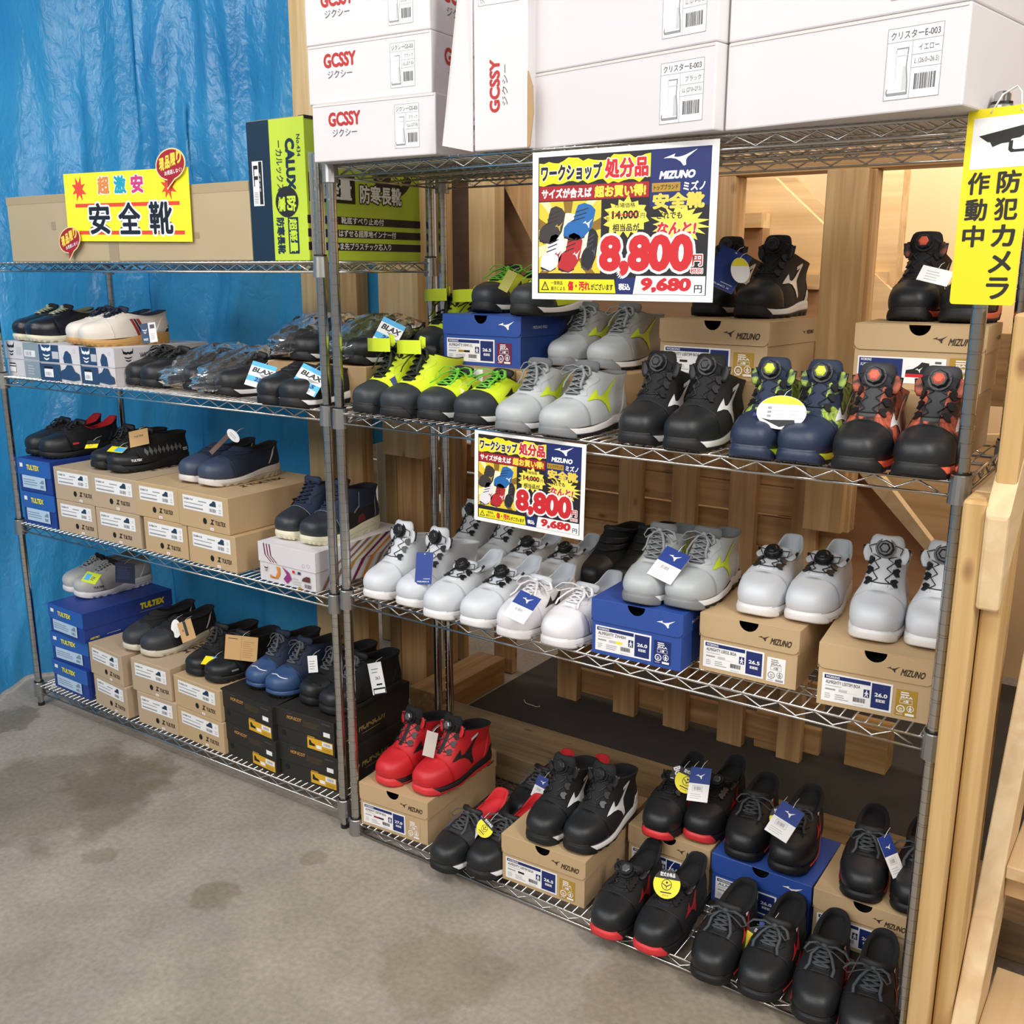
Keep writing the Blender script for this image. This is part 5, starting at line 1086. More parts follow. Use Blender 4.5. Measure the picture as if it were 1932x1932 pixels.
# ------------------------------------------------------------------ shoes set out on shelves and boxes
def bz(k): return BX[k][0].location.z + BX[k][2] + .0017
def place(style, px, z, yaw, s, label, group=None, scale=1, heel=None):
    p = onz(px[0], px[1], z + .004)
    if heel: q = onz(heel[0], heel[1], z + .004); v = p - q; yaw = math.degrees(math.atan2(v.x, -v.y))
    a = radians(yaw); p -= Vector((-sin(a), cos(a), 0)) * .010 * scale; p.z = z
    return shoe(style, s, p, yaw, label, group, scale)
def pair(style, pxl, pxr, z, yaw, what, group=None, scale=1, yr=None):
    place(style, pxl, z, yaw, 1, 'left one of the ' + what, group, scale); place(style, pxr, z, yaw if yr is None else yr, -1, 'right one of the ' + what, group, scale)
Z2 = R2 + RZ
# second tier, right rack
pair('neon_mid', (680, 779), (737, 787), R2, -4, 'neon yellow strapped boots at front left of second tier')
pair('neon_low', (803, 792), (878, 800), R2, -4, 'neon yellow low shoes with green laces, front of second tier')
pair('grey_mid', (953, 813), (1042, 824), R2, -3, 'pale grey lace boots at front of second tier')
pair('black_white', (1190, 838), (1283, 850), R2, 0, 'black dial boots with white midsoles, front of second tier')
pair('navy_boa', (1405, 864), (1503, 874), R2, 0, 'navy and lime camouflage dial boots')
pair('orange_boa', (1604, 888), (1728, 901), R2, 0, 'orange and black camouflage dial boots, front row')
pair('neon_mid', (793, 671), (848, 676), Z2, -3, 'neon strapped boots in rear row beside blue box')
pair('neon_low', (905, 588), (985, 594), bz('blue2'), -3, 'neon low shoes standing on the blue box')
pair('grey_mid_shaded', (1050, 692), (1130, 697), Z2, -4, 'grey lace boots, coloured as in shade, right of the blue box')
pair('black_white', (1325, 594), (1413, 598), bz('k2a'), -4, 'black dial boots in front of the lit opening')
pair('black_orange', (1706, 603), (1812, 607), bz('k2b'), 0, 'black and coral dial boots behind the yellow camera sign')
# third tier
pair('white_boa', (700, 1128), (767, 1144), R1, -3, 'white dial boots at front left of third tier')
pair('white_boa_low', (815, 1166), (890, 1182), R1, -2, 'white low dial shoes in the middle of front row')
pair('white_lace', (955, 1202), (1045, 1220), R1, -2, 'white low lace shoes, third pair from left post')
a1, a2 = onz(700, 1128, R1), onz(767, 1144, R1)
def pairw(style, a, b, dy, z, yaw, what, dx=0):
    for p, s, n in ((a, 1, 'left'), (b, -1, 'right')): shoe(style, s, (p.x + dx, p.y + dy - .01, z), yaw, '%s one of the %s' % (n, what))
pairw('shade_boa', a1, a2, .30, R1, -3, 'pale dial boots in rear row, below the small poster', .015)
b1, b2 = onz(815, 1166, R1), onz(890, 1182, R1); pairw('white_boa_low', b1, b2, .27, R1, -2, 'white low dial shoes in the rear row', .02)
c1, c2 = onz(1098, 1118, R1), onz(1165, 1118, R1); pairw('black_strap', c1, c2, .02, R1, -3, 'black strapped boots behind the blue box')
pair('grey_mid', (1197, 1138), (1283, 1148), bz('blue3'), 0, 'pale grey lace boots on the blue third tier box')
pair('white_boa_low', (1418, 1160), (1516, 1174), bz('mid3'), 2, 'white low dial shoes on the middle kraft box')
pair('white_boa', (1638, 1208), (1752, 1224), bz('right3'), 5, 'white dial boots on the kraft box at right')
# bottom tier
pair('red_boa', (722, 1478), (796, 1497), bz('red'), -4, 'red dial boots on the kraft box')
pair('black_redlin', (826, 1641), (900, 1655), R0, -4, 'black lace shoes with red linings, front row')
d1, d2 = onz(832, 1641, R0), onz(905, 1655, R0); pairw('black_redlin', d1, d2, .295, R0, -3, 'red lined lace shoes in the rear row', .03)
pair('black_white', (1010, 1588), (1086, 1607), bz('blk'), -1, 'black dial boots with white midsoles on bottom tier')
pair('black_redtoe', (1232, 1580), (1316, 1587), bz('rear'), 2, 'black low dial shoes with red bumpers, on kraft box')
pair('black_redtoe', (1134, 1766), (1222, 1798), R0, 0, 'black low dial shoes with red bumpers, front row')
pair('black_lace', (1393, 1620), (1482, 1648), bz('blue1'), 6, 'black lace shoes on the dark blue box')
pair('black_lace', (1328, 1850), (1424, 1884), R0, 2, 'black lace shoes in front of the dark blue box')
pair('black_lace', (1618, 1698), (1720, 1726), bz('r1'), 8, 'black lace shoes on the corner kraft box')
pair('black_lace', (1526, 1930), (1622, 1980), R0, 6, 'black lace shoes cut by the bottom of the picture')
# left rack, second tier
zt = L1 + .515; zw = zt + .1178
def pairh(st, near, z, yaw, what, gap=.106, x=None):
    p = onz(near[0], near[1], z + .004) if x is None else Vector((x, near, z)); a = radians(yaw); p -= Vector((-sin(a), cos(a), 0)) * .010; p.z = z
    shoe(st, 1, p - Vector((cos(a), sin(a), 0)) * gap, yaw, 'farther one of the ' + what); shoe(st, -1, p, yaw, 'nearer one of the ' + what)
pairh('sneaker_black', (60, 644), zw, -6, 'black sneakers with sage laces')
pairh('sneaker_white', (160, 652), zw, -10, 'ivory sneakers with gum soles')
pairh('plain_black', .03, zt, -3, 'black lace shoes beside the white wolf box', .09, -.835)
pairh('plain_black', .05, zt, -6, 'black shoes inside the left clear bag', .095, -.66)
pairh('plain_black', .02, zt, -6, 'black shoes inside the front clear bag', .095, -.478)
pairh('velcro_black', (545, 768), zt, -2, 'black strap shoes at front right of left rack', .098)
zr = zt + .1
pairh('plain_black', .15, zr, -4, 'black shoes in the rear bag crossed by chrome posts', .1, -.30)
pairh('plain_black', .15, zr, -4, 'black shoes in the rear bag right of chrome posts', .1, -.09)
zk = L1 + 2 * .1122 + .0008; z4 = L1 + .0008
pairh('slip_red', (86, 864), L1 + .2332, -2, 'black shoes with red linings on cobalt box', .1)
pairh('geo_black', (216, 890), zk, -2, 'black facet patterned shoes on kraft boxes')
pairh('navy_velcro', (389, 916), zk, -2, 'navy strap shoes with pale soles')
pairh('navy_mid', (583, 1027), L1 + .1138, 0, 'navy boots with cream soles on white box', .11)
pairh('grey_knit', (150, 1126), L0 + .3265, -8, 'grey knit shoes on the cobalt stack', .1)
pairh('black_beige', (279, 1237), L0 + .2298, 0, 'black shoes with beige soles')
pairh('black_work', (401, 1286), L0 + .2135, -1, 'black work shoes with a tan card')
pairh('navy_lace', (516, 1314), L0 + .219, -4, 'navy lace shoes on the black boxes')
pairh('black_lace_mid', (617, 1345), L0 + .219, -8, 'black lace shoes behind the chrome posts')

# ------------------------------------------------------------------ hang tags and cards
def frame_at(p, yaw=0, tilt=0, roll=0):
    """card axes: u right, v up, t out of the face"""
    tilt = -tilt
    u = Vector((cos(radians(yaw)), sin(radians(yaw)), 0)); t = Vector((u.y, -u.x, 0)); v = Vector((0, 0, 1))
    c, s = cos(radians(tilt)), sin(radians(tilt)); v, t = v * c - t * s, t * c + v * s
    c, s = cos(radians(roll)), sin(radians(roll)); u, v = u * c + v * s, v * c - u * s
    return Matrix(((u.x, v.x, t.x, p.x), (u.y, v.y, t.y, p.y), (u.z, v.z, t.z, p.z), (0, 0, 0, 1)))
def card(label, px, Y, w, h, draw, m=WHT, yaw=8, tilt=-15, roll=0, shape=None, cat='tag', name='hang_tag', th=.0009, cord=True, cm=WHT):
    p = ony(px[0], px[1], Y); t = thing(name, label, cat, p); M = frame_at(Vector(), yaw, tilt, roll); mb = MB()
    sh = shape or [(-w / 2, -h / 2), (w / 2, -h / 2), (w / 2, h / 2), (-w / 2, h / 2)]
    mb.prism(sh, -th, 0, m, lambda u, v, q: M @ Vector((u, v, q))); mb.build('card', t, True)
    a = Art(); draw(a, w, h)
    if a.items: a.build('printed_face', t, lambda u, v, q: M @ Vector((u - w / 2, v - h / 2, q)), .0002)
    if cord:
        mb = MB(); q = M @ Vector((0, h * .46, .0005)); mb.tube([q, q + Vector((.002, .012, .008)), q + Vector((.004, .03, .012))], .0006, cm, 5); mb.build('cord', t)
    return t
def d_bw(a, w, h):
    a.rect(0, h * .52, w, h, BBL, 1); a.bird(w * .28, h * .66, w * .46, WHT, 2, w * .28); a.frame(w * .2, h * .3, w * .7, h * .46, .0006, GRY, 1); a.barcode(w * .26, h * .33, w * .64, h * .43, GRY, 1, 3, 9); a.lines(w * .12, h * .08, w * .8, h * .26, 3, LGR, 1, 3, .3)
BBL = P('royal_blue', '#183888'); BYE = P('tag_yellow', '#f0e22c')
def d_blue(a, w, h): a.rect(0, 0, w, h, BBL, 1); a.text('MIZUNO X', w * .15, h * .06, w * .85, h * .1, WHT, .02); a.lines(w * .5, h * .16, w * .9, h * .2, 1, WHT, 2, 2, .3); a.rect(w * .46, h * .93, w * .54, h * .95, WHT, 2)
def circ(r, ry=None, n=30): return [(r * cos(2 * pi * i / n), (ry or r) * sin(2 * pi * i / n)) for i in range(n)]
def d_round(a, w, h):
    r = w / 2; n = 22; a.disc(r, r, r, BLK, .6)
    a0 = radians(160); a.poly([(r + r * .985 * cos(a0 + (radians(380) - a0) * i / n), r + r * .985 * sin(a0 + (radians(380) - a0) * i / n)) for i in range(n + 1)], BYE, 1)
    a.text('型式合格品', r * .45, r * 1.5, r * 1.55, r * 1.78, WHT, .02); a.ringd(r, r * .95, r * .38, r * .05, BLK, 2); a.disc(r, r * 1.1, r * .08, BLK, 2); a.poly([(r * (.68 + .64 * p[0]), r * (.62 + .5 * p[1])) for p in ((.5, 0), (.56, .4), (1, .75), (.94, .82), (.5, .52), (.06, .82), (0, .75), (.44, .4))], BLK, 2)
    a.rect(r * .6, r * .38, r * 1.4, r * .46, BLK, 2); a.text('JSAA', r * .75, r * .16, r * 1.25, r * .3, GLD, .02)
card('solid blue tag hanging on the white dial boot at left', (800, 1072), .03, .048, .082, d_blue, yaw=12, tilt=-22, roll=6)
card('blue and white tag on the white low lace shoes', (985, 1145), -.05, .060, .075, d_bw, yaw=10, tilt=-50, roll=-16)
card('blue and white tag between grey boots on blue box', (1262, 1066), .06, .062, .082, d_bw, yaw=10, tilt=-48, roll=-20)
card('white oval tag with yellow top on navy camouflage boots', (1474, 778), .0, .095, .066, lambda a, w, h: (a.poly([(w / 2 + w * .49 * cos(radians(30 + 120 * i / 14)), h / 2 + h * .49 * sin(radians(30 + 120 * i / 14))) for i in range(15)], BYE, 1), a.lines(w * .36, h * .32, w * .62, h * .64, 3, LGR, 1, 3, .25), a.lines(w * .66, h * .34, w * .85, h * .64, 3, LGR, 1, 5, .25), *[a.rect(w * .22, h * (.34 + .12 * i), w * .3, h * (.41 + .12 * i), GRY, 1) for i in range(3)], a.poly([(w * .1, h * .3), (w * .5, h * .06), (w * .8, h * .2), (w * .78, h * .3), (w * .3, h * .26)], BLK, 1)), shape=circ(.0475, .033), tilt=-20, yaw=6)
card('small blue card under the oval tag on navy boots', (1447, 801), .006, .066, .03, lambda a, w, h: (a.rect(0, 0, w, h, BBL, 1), a.text('MIZUNO X', w * .25, h * .45, w * .8, h * .7, WHT, .02, .2)), tilt=-20, roll=-14, cord=False)
card('yellow round tag behind the card on red bumper shoes', (1297, 1473), .27, .065, .065, d_round, BLK, shape=circ(.0325), tilt=-40, roll=-12)
card('blue and white tag on the rear red bumper shoes', (1319, 1480), .262, .052, .085, d_bw, tilt=-42, roll=8, yaw=4)
card('black tag with white letters on rear red bumper shoes', (1279, 1455), .285, .03, .03, lambda a, w, h: a.text('BO', w * .1, h * .2, w * .9, h * .8, WHT, .04), BLK, tilt=-40, roll=-62, shape=circ(.016))
card('black and yellow round tag on front red bumper shoe', (1258, 1668), .055, .066, .066, d_round, BLK, shape=circ(.033), tilt=-35, roll=6, yaw=6)
card('yellow round tag behind the card on blue box shoes', (1478, 1545), .255, .065, .065, d_round, BLK, shape=circ(.0325), tilt=-40, roll=20)
card('blue and white tag on lace shoes atop blue box', (1480, 1550), .245, .058, .083, d_bw, tilt=-45, roll=-20, yaw=8)
card('yellow round tag on lace shoes before the blue box', (1428, 1778), .075, .066, .066, d_round, BLK, shape=circ(.033), tilt=-45, roll=-16, yaw=4)
card('blue and white tag on front lace shoes, before blue box', (1458, 1780), .065, .056, .09, d_bw, tilt=-45, roll=16, yaw=4)
card('yellow round tag on front red lined shoes', (915, 1562), .035, .05, .05, d_round, BLK, shape=circ(.025), tilt=-30, roll=-30)
card('blue and white tag beside front red lined shoes', (898, 1566), .045, .035, .07, d_bw, tilt=-30, roll=-14, yaw=-30)
card('blue and white tag on rear red lined shoe', (1020, 1486), .30, .042, .062, d_bw, tilt=-30, roll=-8, yaw=0)
card('edge on blue and white tag between corner lace shoes', (1682, 1615), .3, .04, .09, d_bw, tilt=-35, roll=2, yaw=62)
card('blue card hanging on black boots before lit opening', (1372, 508), .25, .07, .09, d_blue, tilt=-20, roll=-25, yaw=20)
card('white oval tag with yellow tip on black boots', (1397, 510), .24, .045, .055, lambda a, w, h: a.poly([(w / 2 + w * .49 * cos(radians(20 + 140 * i / 14)), h / 2 + h * .49 * sin(radians(20 + 140 * i / 14))) for i in range(15)], BYE, 1), shape=circ(.0225, .0275), tilt=-15, yaw=50)
card('white paper tag on boots behind the camera sign', (1764, 520), .27, .06, .035, lambda a, w, h: a.lines(w * .2, h * .15, w * .8, h * .85, 4, LGR, 1, 4, .35), tilt=-35, roll=-16)
card('navy and white tag on the ivory sneakers', (281, 628), .13, .05, .062, lambda a, w, h: (a.rect(0, 0, w * .5, h, NAVC, 1), a.text('WIDE', w * .1, h * .12, w * .4, h * .24, WHT, .02), wolf(a, w * .1, h * .5, w * .3, WHT), a.rect(w * .6, h * .7, w * .9, h * .9, DGY, 1), a.lines(w * .6, h * .15, w * .9, h * .5, 4, LGR, 1, 3, .4)), tilt=-10, roll=8, yaw=30)
def d_blax(sz):
    def f(a, w, h):
        a.rect(0, h * .82, w, h, CYN, 1); a.rect(0, 0, w, h * .42, CYN, 1); a.rect(0, h * .0, w * .94, h * .2, WHT, 2); a.text('BLAX', w * .1, h * .58, w * .9, h * .78, BLK, .04, .2); a.poly([(w * .4, h * .55), (w * .9, h * .55), (w * .6, h * .42)], GRY, 2); a.text(sz, w * .3, h * .24, w * .8, h * .4, NVY, .05, .2, 3); a.barcode(w * .5, h * .04, w * .8, h * .16, GRY, 3, 3, 7)
    return f
card('blue and white size card on the front clear bag', (492, 709), -.0, .075, .07, d_blax('25.0'), tilt=-25, roll=-14, yaw=24)
card('blue and white size card on right black strap shoe', (583, 717), .0, .08, .07, d_blax('25.5'), tilt=-30, roll=-24, yaw=24)
card('blue and white size card on bag right of chrome posts', (733, 630), .2, .07, .075, d_blax('26.0'), tilt=-20, roll=-24, yaw=24)
card('pale blue tag on black shoes with red linings', (108, 822), .1, .06, .03, lambda a, w, h: a.lines(w * .1, h * .2, w * .9, h * .8, 2, LGR), P('pale_blue', '#a9d3ec'), tilt=-60, roll=8, yaw=20)
card('tan card on the facet patterned shoes', (262, 826), .12, .065, .055, lambda a, w, h: a.text('TULTEX', w * .25, h * .55, w * .75, h * .66, BRN, .02), TAN, tilt=-25, roll=14, yaw=28)
card('yellow and blue tag on toe of facet patterned shoe', (221, 848), .06, .06, .03, lambda a, w, h: (a.rect(w * .4, h * .1, w, h * .9, CYN, 1),), YEL, tilt=-65, roll=-6, yaw=22)
card('small yellow mark tag on farther facet patterned shoe', (174, 838), .09, .045, .035, lambda a, w, h: (a.rect(0, h * .5, w, h, BLK, 1), a.ringd(w * .4, h * .4, h * .2, .001, BLK, 2)), YEL, tilt=-50, roll=8, yaw=22)
card('brown strip with white price disc on navy strap shoes', (414, 838), .09, .016, .075, lambda a, w, h: None, P('brown_strip', '#5b3d2c'), tilt=-30, roll=-38, yaw=24)
card('white oval price disc above navy strap shoes', (440, 822), .1, .05, .026, lambda a, w, h: a.lines(w * .2, h * .3, w * .8, h * .7, 2, LGR), shape=circ(.026, .013), tilt=-20, roll=-42, yaw=24)
card('yellow green tag on the grey knit shoe', (172, 1090), .06, .062, .042, lambda a, w, h: (a.rect(w * .1, h * .2, w * .45, h * .8, CYN, 1), a.lines(w * .5, h * .3, w * .85, h * .7, 3, DGY, 1, 3, .5)), P('acid_yellow', '#cfe02c'), tilt=-50, roll=-10, yaw=22)
card('large navy card hanging on the grey knit shoe', (236, 1081), .09, .072, .072, lambda a, w, h: a.lines(w * .1, h * .2, w * .9, h * .85, 8, P('ink_dim_blue', '#2c3e66'), 1, 3, .3), P('dark_navy', '#141d3c'), tilt=-5, roll=-2, yaw=26)
card('tan tag with dark strip on beige soled shoe', (352, 1190), .1, .05, .07, lambda a, w, h: (a.rect(w * .38, h * .25, w * .58, h, BLK, 1), a.text('X', w * .2, h * .5, w * .34, h * .62, BRN, .03)), TAN, tilt=-25, roll=26, yaw=24)
card('white oval tag behind the tan tag', (332, 1186), .11, .035, .062, lambda a, w, h: None, shape=circ(.0175, .031), tilt=-20, roll=14, yaw=24)
card('large unfolded tan card on black work shoes', (455, 1223), .1, .110, .078, lambda a, w, h: (a.rect(w * .495, 0, w * .505, h, P('tan_fold', '#a8845a'), 1), a.lines(w * .55, h * .15, w * .92, h * .85, 8, P('tan_print', '#a07c50'), 1, 3, .25), a.lines(w * .08, h * .85, w * .4, h * .9, 1, BRN, 1)), TAN, tilt=-12, roll=-2, yaw=24)
card('yellow and blue tag on toe of black work shoe', (401, 1247), .06, .066, .036, lambda a, w, h: a.poly([(w * .3, h), (w, h), (w, h * .5)], CYN, 1), YEL, tilt=-65, roll=-2, yaw=22)
card('small white tag on the navy lace shoe', (590, 1253), .1, .03, .05, lambda a, w, h: a.lines(w * .15, h * .2, w * .85, h * .8, 4, GRY, 1, 3, .25), tilt=-15, roll=8, yaw=24)
def d_white(a, w, h): a.rect(w * .1, 0, w, h * .2, BLK, 1); a.rect(w * .15, h * .03, w * .95, h * .15, WHT, 2); a.text('26.5', w * .4, h * .46, w * .75, h * .56, DGY, .02); a.lines(w * .2, h * .68, w * .8, h * .88, 2, GRY, 1, 3, .3); a.lines(w * .4, h * .28, w * .85, h * .38, 1, BLK)
card('white price tag on black shoe right of chrome posts', (711, 1280), .10, .045, .09, d_white, tilt=-12, roll=18, yaw=10)
card('navy corner tag on front neon strapped boots', (740, 724), .07, .028, .03, lambda a, w, h: None, NVY, tilt=-20, roll=30, yaw=10)
card('yellow disc tag on the front neon low shoes', (858, 742), .07, .04, .036, lambda a, w, h: a.disc(w * .5, h * .5, w * .4, BYE, 1), P('cream_tag', '#d6d39a'), tilt=-30, roll=-20, yaw=10)
card('long pale tag between neon shoes on blue box', (958, 530), .30, .03, .055, lambda a, w, h: None, P('olive_tag', '#b9b552'), tilt=-20, roll=-24, yaw=10)
card('white edge tag between red dial boots', (812, 1404), .10, .035, .07, lambda a, w, h: None, P('pale_tag', '#d9cfc8'), tilt=-30, roll=-30, yaw=70)

# clear bags over the wrapped pairs
MBAG = mat_bag()
def bag(label, px, Y, z0, sx, sy, sz, yaw, seed):
    t = thing('plastic_bag', label, 'bag', (Y[0], Y[1], z0), radians(yaw)); q = random.Random(seed); ph = [q.uniform(0, 6) for _ in range(9)]
    mb = MB(); NR, NS = 26, 44; rs = []
    for i in range(NR + 1):
        a = pi * i / NR; r = []
        for j in range(NS):
            b = 2 * pi * j / NS; x, y, z = max(0, sin(a)) ** .6 * cos(b), max(0, sin(a)) ** .6 * sin(b), cos(a)
            k = 1 + .035 * sin(7 * b + 3 * a + ph[0]) + .03 * sin(11 * a + 5 * b + ph[1]) + .035 * sin(19 * b - 9 * a + ph[2]) + .03 * sin(23 * a + 13 * b + ph[3])
            zz = max(-.94, z * k); r.append(Vector((x * k * sx, y * k * sy, (zz + .95) * sz * (1 - .45 * max(0, -y)))))
        rs.append(r)
    mb.rings(rs, MBAG, True); mb.build('film', t)
def bagw(label, x, y, z0, sx, sy, sz, yaw, seed):
    return bag(label, None, (x, y), z0, sx, sy, sz, yaw, seed)
bagw('clear bag of shoes left of the front bag', -.708, .185, zt + .001, .1, .178, .066, -6, 2)
bagw('crumpled clear bag of shoes at front of left rack', -.526, .16, zt + .001, .1, .185, .066, -6, 3)
bagw('clear bag of shoes on riser, crossed by chrome posts', -.35, .29, zr + .001, .112, .172, .066, -4, 4)
bagw('clear bag of shoes on riser, right of chrome posts', -.135, .29, zr + .001, .112, .172, .066, -4, 5)

# ------------------------------------------------------------------ price posters and signs
def poster(label, x0, y, z0, W, yaw=0, roll=0):
    t = thing('price_poster', label, 'poster', (x0, y, z0), radians(yaw)); H = W * .715; t.rotation_euler.y = radians(roll)
    mb = MB(); mb.box((0, 0, 0), (W, .0008, H), WHT); mb.build('sheet', t)
    a = Art(); INK = P('near_black', '#1b1620'); a.rect(.035, .03, .965, .69, INK, .5)
    a.rect(.04, .13, .40, .475, P('burst_yellow', '#e9c93a'), 1)
    for i in range(18):
        an = 2 * pi * i / 18 + .1; c = (.21, .3); a.poly([c, (max(.04, min(.4, c[0] + .4 * cos(an))), max(.13, min(.475, c[1] + .4 * sin(an)))), (max(.04, min(.4, c[0] + .4 * cos(an + .14))), max(.13, min(.475, c[1] + .4 * sin(an + .14))))], P('burst_light', '#fbf0b0') if i % 2 else P('burst_dark', '#8a6a1c'), 1.3)
    a.disc(.21, .3, .13, P('burst_core', '#fff6d2'), 1.5, .12)
    q = random.Random(4); a.poly([(.04 + .62 * i / 22, .672 + q.uniform(-.018, .012)) for i in range(23)] + [(.66 - .62 * i / 22, .56 + q.uniform(-.014, .014)) for i in range(23)], YEL, 1)
    a.rect(.66, .435, .965, .69, NVY, 1)
    a.text('ワークショップ', .05, .572, .40, .652, INK, .055, 0, 3, WHT, .05); a.text('処分品', .415, .572, .65, .665, RED, .05, 0, 3, WHT, .05)
    a.poly([(.04, .48), (.655, .48), (.655, .55), (.04, .55)], DRD, 2); a.text('サイズが合えば', .055, .49, .345, .538, WHT, .05, 0, 3); a.text('超お買い得!', .36, .486, .64, .542, P('warm_yellow', '#f7d94a'), .055, 0, 3)
    a.bird(.725, .61, .17, WHT, 2, .07); a.text('MIZUNO', .705, .555, .885, .592, WHT, .06, .2); a.rect(.67, .5, .815, .54, GLD, 2); a.text('トップブランド', .68, .508, .805, .532, INK, .03, .0, 3); a.text('ミズノ', .83, .5, .94, .542, WHT, .04, 0, 3); a.text('安全靴', .675, .422, .94, .495, P('gold_yellow', '#e8cc52'), .06, 0, 3)
    # five shoes pictured on the sheet
    def pic(x, y, w, h, c, c2, fl=0):
        m, m2 = P('pic_' + c, c), P('pic_' + c2, c2); sp = [(0, .12), (.02, .34), (.12, .46), (.3, .56), (.36, .8), (.42, .95), (.6, 1), (.8, .93), (.92, .8), (.86, .5), (.8, .3), (.62, .1), (.4, 0), (.15, 0)]
        a.poly([(x + w * p[0], y + h * p[1]) for p in sp], m, 3); k = P('pic_shade', '#2a2528') if c != '#232228' else P('pic_line', '#4a484f')
        for v in (.5, .62, .74): a.poly([(x + w * (.24 + .5 * (v - .5)), y + h * v), (x + w * (.62 + .4 * (v - .5)), y + h * (v + .1)), (x + w * (.62 + .4 * (v - .5)), y + h * (v + .13)), (x + w * (.24 + .5 * (v - .5)), y + h * (v + .03))], k, 4)
        a.bird(x + w * .56, y + h * .32, w * .28, m2, 4, h * .25); a.poly([(x + w * .02, y + h * .12), (x + w * .4, 0 * 0 + y), (x + w * .62, y + h * .1), (x + w * .62, y + h * .06), (x + w * .4, y - h * .02), (x + w * .02, y + h * .05)], k, 4)
    pic(.04, .275, .17, .18, '#3a3530', '#c9a64a'); pic(.185, .29, .2, .175, '#1f67ad', '#e8e8ec'); pic(.05, .14, .15, .18, '#e6e4e8', '#a8303a'); pic(.155, .135, .155, .19, '#b8252c', '#ead9d9'); pic(.29, .145, .105, .2, '#232228', '#5a5860')
    a.star(.535, .392, .13, .1, 15, P('star_yellow', '#f4e356'), 3, .72, 2); a.text('市場価格', .475, .435, .585, .458, INK, .01, 0, 4); a.text('税', .425, .4, .445, .42, INK, .01, 0, 4); a.text('別', .425, .376, .445, .396, INK, .01, 0, 4); a.text('14,000', .46, .378, .605, .422, INK, .045, 0, 4); a.text('円', .615, .385, .637, .408, INK, .01, 0, 4)
    a.poly([(.455, .39), (.61, .413), (.61, .416), (.455, .393)], RED, 5); a.poly([(.455, .413), (.61, .39), (.61, .393), (.455, .416)], RED, 5); a.text('相当品が', .465, .326, .61, .362, INK, .03, 0, 4)
    a.star(.815, .355, .155, .1, 17, P('star_yellow', '#f4e356'), 3, .6, 7); a.text('どれでも', .70, .378, .83, .41, INK, .03, .1, 4); a.text('なんと!', .70, .305, .9, .365, RED, .055, .1, 4, WHT, .03)
    a.text('8,800', .39, .115, .89, .31, RED, .06, .03, 6, WHT, .06); a.text('円', .89, .165, .94, .215, RED, .02, 0, 6, WHT, .08); a.text('税別', .882, .13, .945, .155, RED, .02, 0, 6, WHT, .08)
    a.poly([(.045, .035), (.49, .035), (.48, .1), (.045, .1)], YEL, 5); a.poly([(.055, .045), (.105, .045), (.08, .092)], INK, 6); a.poly([(.064, .05), (.096, .05), (.08, .08)], YEL, 7); a.rect(.0785, .06, .0815, .074, INK, 8); a.rect(.0785, .0535, .0815, .057, INK, 8)
    a.text('一部商品', .115, .072, .185, .092, INK, .02, 0, 6); a.text('展示による', .115, .044, .2, .064, INK, .02, 0, 6); a.text('傷・汚れ', .215, .044, .345, .092, RED, .06, 0, 6); a.text('がございます', .35, .048, .475, .08, INK, .04, 0, 6)
    a.rect(.49, .032, .6, .11, NVY, 4); a.text('税込', .505, .05, .57, .082, WHT, .05, 0, 6); a.poly([(.585, .032), (.96, .032), (.96, .118), (.6, .118)], WHT, 5); a.text('9,680', .62, .04, .885, .11, RED, .06, .12, 6); a.text('円', .905, .042, .945, .078, INK, .02, 0, 6)
    for it in range(len(a.items)): pts, fs, m, l = a.items[it]; a.items[it] = ([(p[0] * W, p[1] * W) for p in pts], fs, m, l)
    a.build('printed_art', t, front(), .00006)
    return t
poster('large price poster hanging from the front of the top tier', .608, -.024, 1.506, .416)
poster('small price poster hanging from the front of the second tier', .446, -.022, .9935, .299, 0, 1.0)
t = thing('sale_sign', 'wide yellow sale sign taped to the long carton', 'sign', (-1.115, -.0085, 1.651)); t.rotation_euler.y = radians(1.0); W_, H_ = .588, .196
mb = MB(); mb.box((0, 0, 0), (W_, .0008, H_), P('bright_yellow', '#fbf02a')); mb.build('sheet', t)
a = Art(); SR = P('sale_red', '#e8492e')
a.star(.075, H_ * .77, .038, .019, 8, SR, 1, 1, 3); a.star(W_ - .09, H_ * .75, .036, .018, 8, SR, 1, 1, 5); a.rect(.05, H_ * .5, W_ - .045, H_ * .555, SR, 1); a.rect(.06, H_ * .1, W_ - .03, H_ * .155, SR, 1)
for i, (c, m1) in enumerate((('超', '#e08a3c'), ('激', '#1fa0b8'), ('安', '#d03a7c'))):
    x = .17 + .08 * i; a.text(c, x, H_ * .68, x + .058, H_ * .94, P('sale_' + m1, m1), .05, 0, 5, WHT, .05); a.text(c, x, H_ * .68, x + .058, H_ * .94, DRD, .13, 0, 3)
for i, c in enumerate('安全靴'):
    x = .115 + .145 * i; a.text(c, x, H_ * .1, x + .105, H_ * .56, P('sale_black', '#14181f'), .03, 0, 6, WHT, .06); a.text(c, x - .003, H_ * .085, x + .108, H_ * .575, BLK, .11, 0, 4)
a.build('printed_art', t, front(), .0001)
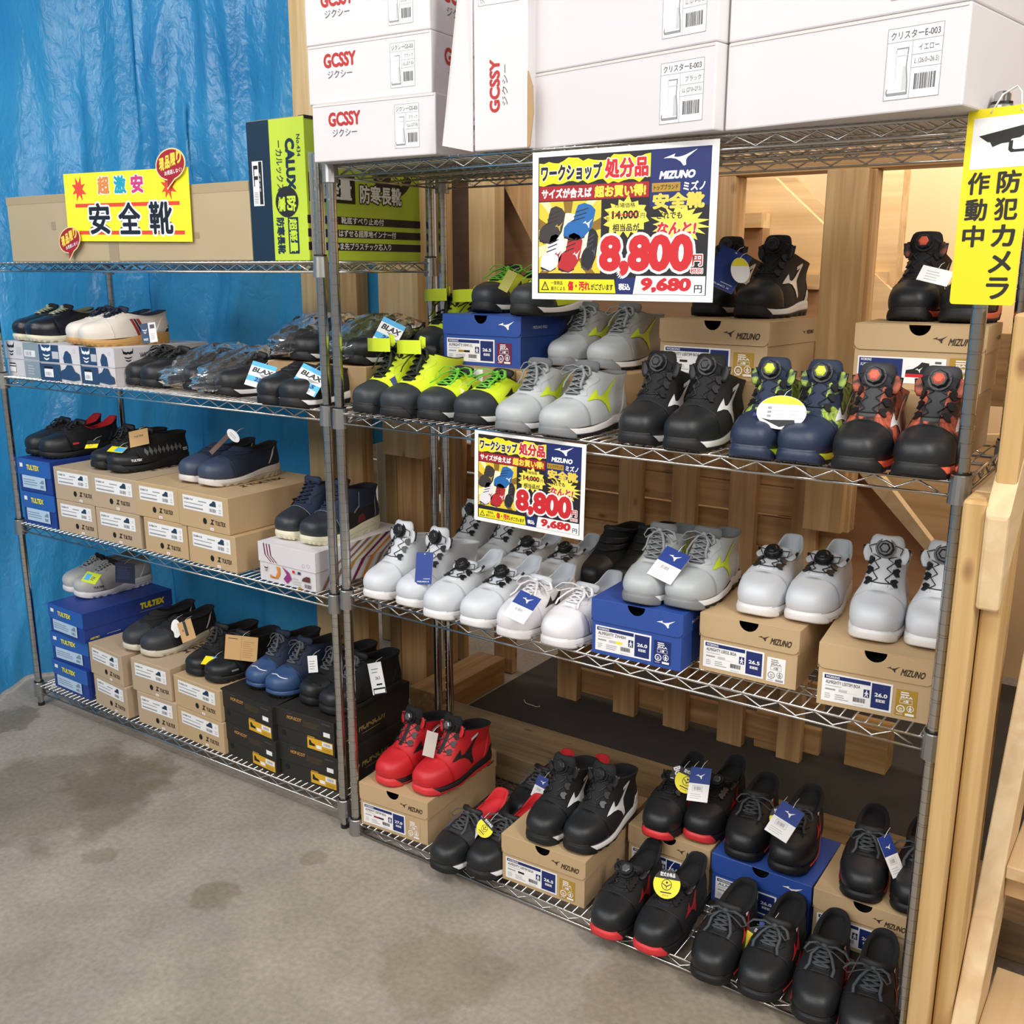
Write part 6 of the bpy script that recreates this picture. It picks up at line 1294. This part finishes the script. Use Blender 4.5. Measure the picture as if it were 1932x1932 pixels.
def bubble(label, px, sc, roll):
    p = ony(px[0], px[1], -.016); t = thing('speech_bubble_card', label, 'sign', p); t.rotation_euler.y = radians(roll)
    out = [(.065 * cos(a_) * 1.0, .042 * sin(a_)) for a_ in [radians(250 - 330 * i / 26) for i in range(27)]] + [(-.028, -.064)]
    mb = MB(); mb.prism([(x * sc, z * sc) for x, z in out], 0, .0012, P('bubble_cream', '#e9d79a'), lambda u, v, q: Vector((u, q, v))); mb.build('card', t, True)
    a = Art(); a.poly([(x * .93 * sc, z * .92 * sc) for x, z in out], DRD, 1)
    for i, c in enumerate('現品限り'): x = -.05 + .0255 * i; a.text(c, x * sc, (-.012 + .003 * i) * sc, (x + .022) * sc, (.022 + .003 * i) * sc, P('warm_yellow', '#f7d94a'), .05, .15)
    a.text('お見逃しなく!', -.03 * sc, -.026 * sc, .045 * sc, -.014 * sc, WHT, .02, .1); a.build('printed_art', t, front(), .0002); return t
bubble('red speech bubble card at top right corner of yellow sign', (321, 310), 1.0, -6)
bubble('red speech bubble card at lower left corner of yellow sign', (131, 453), .9, -14)
t = thing('camera_sign', 'yellow security camera sign hung from the right post', 'sign', (1.4525, -.03, 1.512), radians(-17)); w, h = .108, .304
rr = .006; cn = [(rr, rr, 180), (w - rr, rr, 270), (w - rr, h - rr, 0), (rr, h - rr, 90)]; sh = [(x + rr * cos(radians(a0 + q)), y + rr * sin(radians(a0 + q))) for x, y, a0 in cn for q in (0, 30, 60, 90)]
mb = MB(); mb.prism(sh, 0, .0012, P('sign_yellow', '#f6e21f'), lambda u, v, q: Vector((u, q, v))); mb.build('plate', t, True)
a = Art(); a.rect(w * .1, h * .70, w * .93, h * .955, WHT, 1); SK = P('sign_black', '#26241f')
a.poly([(w * p[0], h * p[1]) for p in ((.2, .865), (.84, .9), (.9, .893), (.88, .855), (.82, .842), (.7, .838), (.66, .822), (.55, .82), (.42, .805), (.38, .83), (.34, .832))], SK, 2)
a.poly([(w * p[0], h * p[1]) for p in ((.66, .83), (.72, .83), (.72, .79), (.75, .785), (.92, .785), (.92, .772), (.7, .772), (.66, .785))], SK, 2)
for i, c in enumerate('防犯カメラ'): a.text(c, w * .55, h * (.685 - .135 * (i + 1) + .02), w * .9, h * (.685 - .135 * i), SK, .03)
for i, c in enumerate('作動中'): a.text(c, w * .1, h * (.685 - .135 * (i + 1) + .02), w * .44, h * (.685 - .135 * i), SK, .03)
a.build('printed_art', t, front(), .0002)
mb = MB(); ST = mat('white_string', '#e4e0d8', .8); mb.tube([(w * .35, -.001, h * .975), (w * .45, .01, h + .02), (w * .56, .03, h + .033), (w * .72, .01, h + .02), (w * .8, -.001, h * .97)], .0014, ST, 6); mb.build('string', t)
p = onz(1000, 1329, .004); mb = MB(); mb.tube([p + Vector((-.04, .02, 0)), p + Vector((-.02, .0, 0)), p + Vector((.03, -.005, 0)), p + Vector((.04, .004, .0)), p + Vector((.034, .01, 0))], .0016, ST, 6); o = mb.build('cord_scrap'); tag(o, 'short pale scrap of cord on the dark floor', 'cord')
